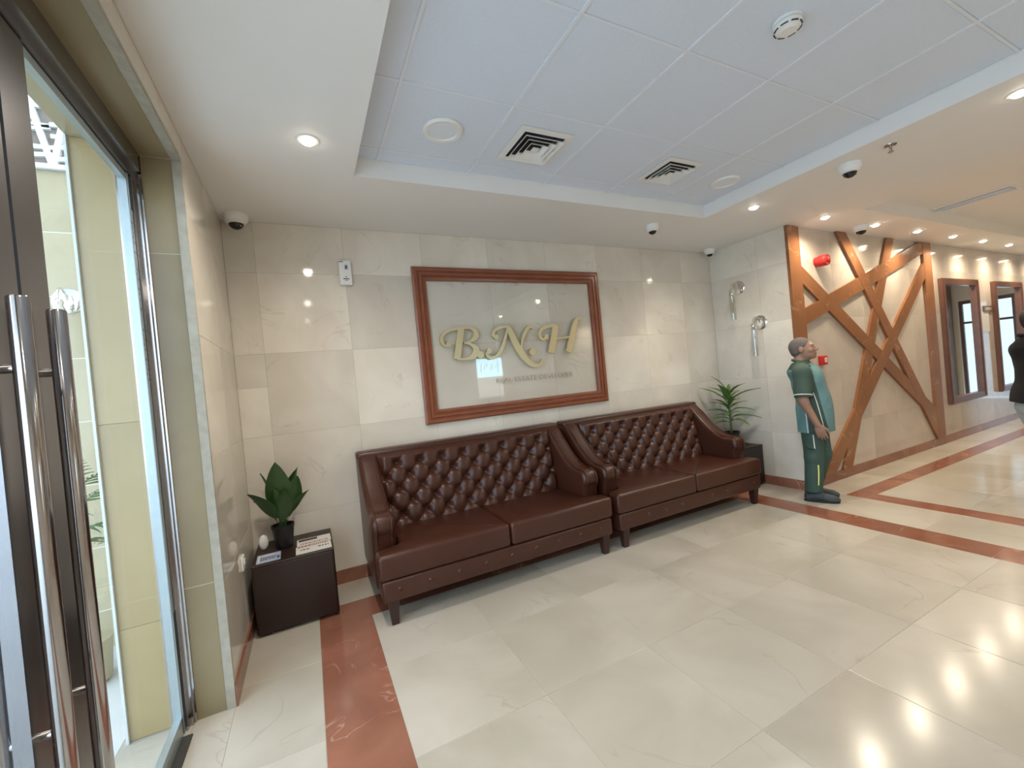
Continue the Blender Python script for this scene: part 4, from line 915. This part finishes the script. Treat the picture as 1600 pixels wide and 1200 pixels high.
        sm = MB().prism(so_, 0.0, 0.018, 0.003, 2, 'xy').obj('sole', look['sole'], zo, 50); sm.location = (b0[0], b0[1]-0.0, gz)
    return R, so, to, S, T_

def shirt_mat():
    """teal shirt body with a dark green side panel"""
    m, N, L, b = new_mat('teal_shirt'); b.inputs['Roughness'].default_value = 0.75
    tc = N.new('ShaderNodeTexCoord'); sp = N.new('ShaderNodeSeparateXYZ'); L.new(tc.outputs['Object'], sp.inputs[0])
    # panel between two slanting seams on the flank: y in [a,b]
    def mth(op, a, bq):
        n = N.new('ShaderNodeMath'); n.operation = op
        for i, q in enumerate((a, bq)):
            if isinstance(q, (int, float)): n.inputs[i].default_value = q
            else: L.new(q, n.inputs[i])
        return n.outputs[0]
    ax = mth('ABSOLUTE', sp.outputs['X'], 0)
    y1 = mth('GREATER_THAN', sp.outputs['Y'], -0.018); y2 = mth('LESS_THAN', mth('ADD', sp.outputs['Y'], mth('MULTIPLY', sp.outputs['Z'], 0.16)), 0.245)
    side = mth('MULTIPLY', mth('MULTIPLY', y1, y2), mth('GREATER_THAN', ax, 0.09)); yoke = mth('GREATER_THAN', mth('ADD', sp.outputs['Z'], mth('MULTIPLY', sp.outputs['Y'], -0.3)), 1.325)
    plk = mth('MULTIPLY', mth('LESS_THAN', ax, 0.022), mth('GREATER_THAN', sp.outputs['Y'], 0.0)); msk = mth('MAXIMUM', mth('MAXIMUM', side, yoke), plk)
    nz = N.new('ShaderNodeTexNoise'); nz.inputs['Scale'].default_value = 9; L.new(tc.outputs['Object'], nz.inputs['Vector'])
    mx = N.new('ShaderNodeMix'); mx.data_type = 'RGBA'; mx.inputs[6].default_value = (0.085, 0.19, 0.20, 1); mx.inputs[7].default_value = (0.15, 0.28, 0.29, 1); L.new(nz.outputs['Fac'], mx.inputs[0])
    m2 = N.new('ShaderNodeMix'); m2.data_type = 'RGBA'; L.new(msk, m2.inputs[0]); L.new(mx.outputs[2], m2.inputs[6]); m2.inputs[7].default_value = (0.035, 0.065, 0.052, 1); L.new(m2.outputs[2], b.inputs['Base Color'])
    bp = N.new('ShaderNodeBump'); bp.inputs['Strength'].default_value = 0.5; bp.inputs['Distance'].default_value = 0.02; L.new(nz.outputs['Fac'], bp.inputs['Height']); L.new(bp.outputs[0], b.inputs['Normal'])
    return m
MT['skin'] = plain('brown_skin', (0.30, 0.17, 0.115), 0.5, noise=0.12, nscale=18)
MT['eyew'] = plain('eye_white', (0.30, 0.27, 0.24), 0.4, noise=0.1)
MT['greyhair'] = plain('cropped_grey_hair', (0.115, 0.098, 0.092), 0.85, noise=0.35, nscale=90, bump=0.3)
MT['blackhair'] = plain('black_hair', (0.008, 0.008, 0.009), 0.6, noise=0.3, nscale=80, bump=0.3)
MT['shirt'] = shirt_mat()
MT['sleeve'] = plain('dark_green_cloth', (0.045, 0.080, 0.062), 0.8, noise=0.15, nscale=10, bump=0.3)
MT['trouser'] = plain('green_work_trousers', (0.040, 0.078, 0.062), 0.8, noise=0.2, nscale=8, bump=0.5)
MT['piping'] = plain('white_piping', (0.75, 0.78, 0.72), 0.5, noise=0.05)
MT['neon'] = plain('yellow_reflective_stripe', (0.72, 0.78, 0.22), 0.5, noise=0.05)
MT['shoe'] = plain('dark_blue_grey_shoes', (0.028, 0.040, 0.048), 0.55, noise=0.25, nscale=14, bump=0.2)
MT['sole'] = plain('black_sole', (0.012, 0.012, 0.013), 0.7, noise=0.2)
MT['sweater'] = plain('black_sweater', (0.0028, 0.003, 0.0045), 1.0, noise=0.3, nscale=10, bump=0.4)
MT['jeans'] = plain('pale_grey_trousers', (0.30, 0.37, 0.40), 0.8, noise=0.15, nscale=10, bump=0.3)
POSE = dict(head=(0, -0.018, 1.485), tilt=D(7), turn=D(-6), neck=(0, -0.048, 1.345), chest=(0, 0.0, 1.145), waist=(0, 0.032, 0.97), pelvis=(0, 0.030, 0.825), hem=0.675,
    shoulder_r=(0.175, -0.035, 1.255), elbow_r=(0.232, -0.040, 0.985), wrist_r=(0.228, 0.052, 0.765), hand_r=(0.215, 0.090, 0.62),
    shoulder_l=(-0.175, -0.035, 1.255), elbow_l=(-0.232, -0.030, 0.985), wrist_l=(-0.228, 0.06, 0.765), hand_l=(-0.215, 0.10, 0.62),
    hip_r=(0.085, 0.0, 0.78), knee_r=(0.092, 0.000, 0.43), ankle_r=(0.088, -0.020, 0.08), hip_l=(-0.085, 0.03, 0.78), knee_l=(-0.095, 0.062, 0.43), ankle_l=(-0.100, -0.025, 0.08))
P1, sh1, tr1, SF, TF = person('person', (4.844, -1.130), (0.45, -0.893), POSE, dict(skin='skin', hair='greyhair', shirt='shirt', sleeve='short', sleeve_mat='sleeve', pipe='piping', collar='sleeve', trousers='trouser', shoe='shoe', sole='sole'))
tag(P1, 'person in teal and dark green work uniform standing in profile, looking up to the right', 'person')
ribbon(SF, [(-0.026, 0.68), (-0.030, 0.80), (-0.034, 0.92)], 0.006).obj('seam_piping', 'piping', sh1, 60)
ribbon(SF, [(0.105, 0.69), (0.085, 0.82), (0.060, 0.97), (0.040, 1.06)], 0.006).obj('seam_piping', 'piping', sh1, 60)
ribbon(TF, [(0.010, 0.66), (0.012, 0.60), (0.014, 0.53)], 0.008).obj('pocket_piping', 'piping', tr1, 60)
ribbon(TF, [(0.030, 0.37), (0.026, 0.27), (0.018, 0.175)], 0.010).obj('reflective_stripe', 'neon', tr1, 60)
ribbon(TF, [(-0.055, 0.54), (-0.03, 0.525), (0.014, 0.525)], 0.010).obj('pocket_shade', 'sole', tr1, 60)  # dark curve drawn for the shading at the pocket flap
POSE2 = dict(POSE); POSE2.update(pelvis=(0, -0.02, 0.825), waist=(0, 0.0, 0.97), hip_r=(0.085, -0.045, 0.78), hip_l=(-0.085, -0.04, 0.78), tilt=D(-4), turn=0.0, hem=0.83, head=(0, 0.03, 1.485), elbow_r=(0.235, 0.0, 1.0), wrist_r=(0.20, 0.16, 0.90), hand_r=(0.17, 0.28, 0.92), elbow_l=(-0.235, 0.0, 1.0), wrist_l=(-0.20, 0.16, 0.90), hand_l=(-0.17, 0.28, 0.92), palm_r=(0.3, 0, 1), palm_l=(-0.3, 0, 1))
P2, sh2, tr2, S2_, T2_ = person('person', (5.895, -2.36), (0.55, -0.835), POSE2, dict(skin='skin', hair='blackhair', hair_t=0.016, hairline=(0, 0.95, -0.3), shirt='sweater', sleeve='long', sleeve_mat='sweater', pipe='sweater', collar='sweater', trousers='jeans', shoe='shoe', sole='sole'), 1.03)
tag(P2, 'person in black sweater and pale trousers cut off by the right picture edge', 'person')
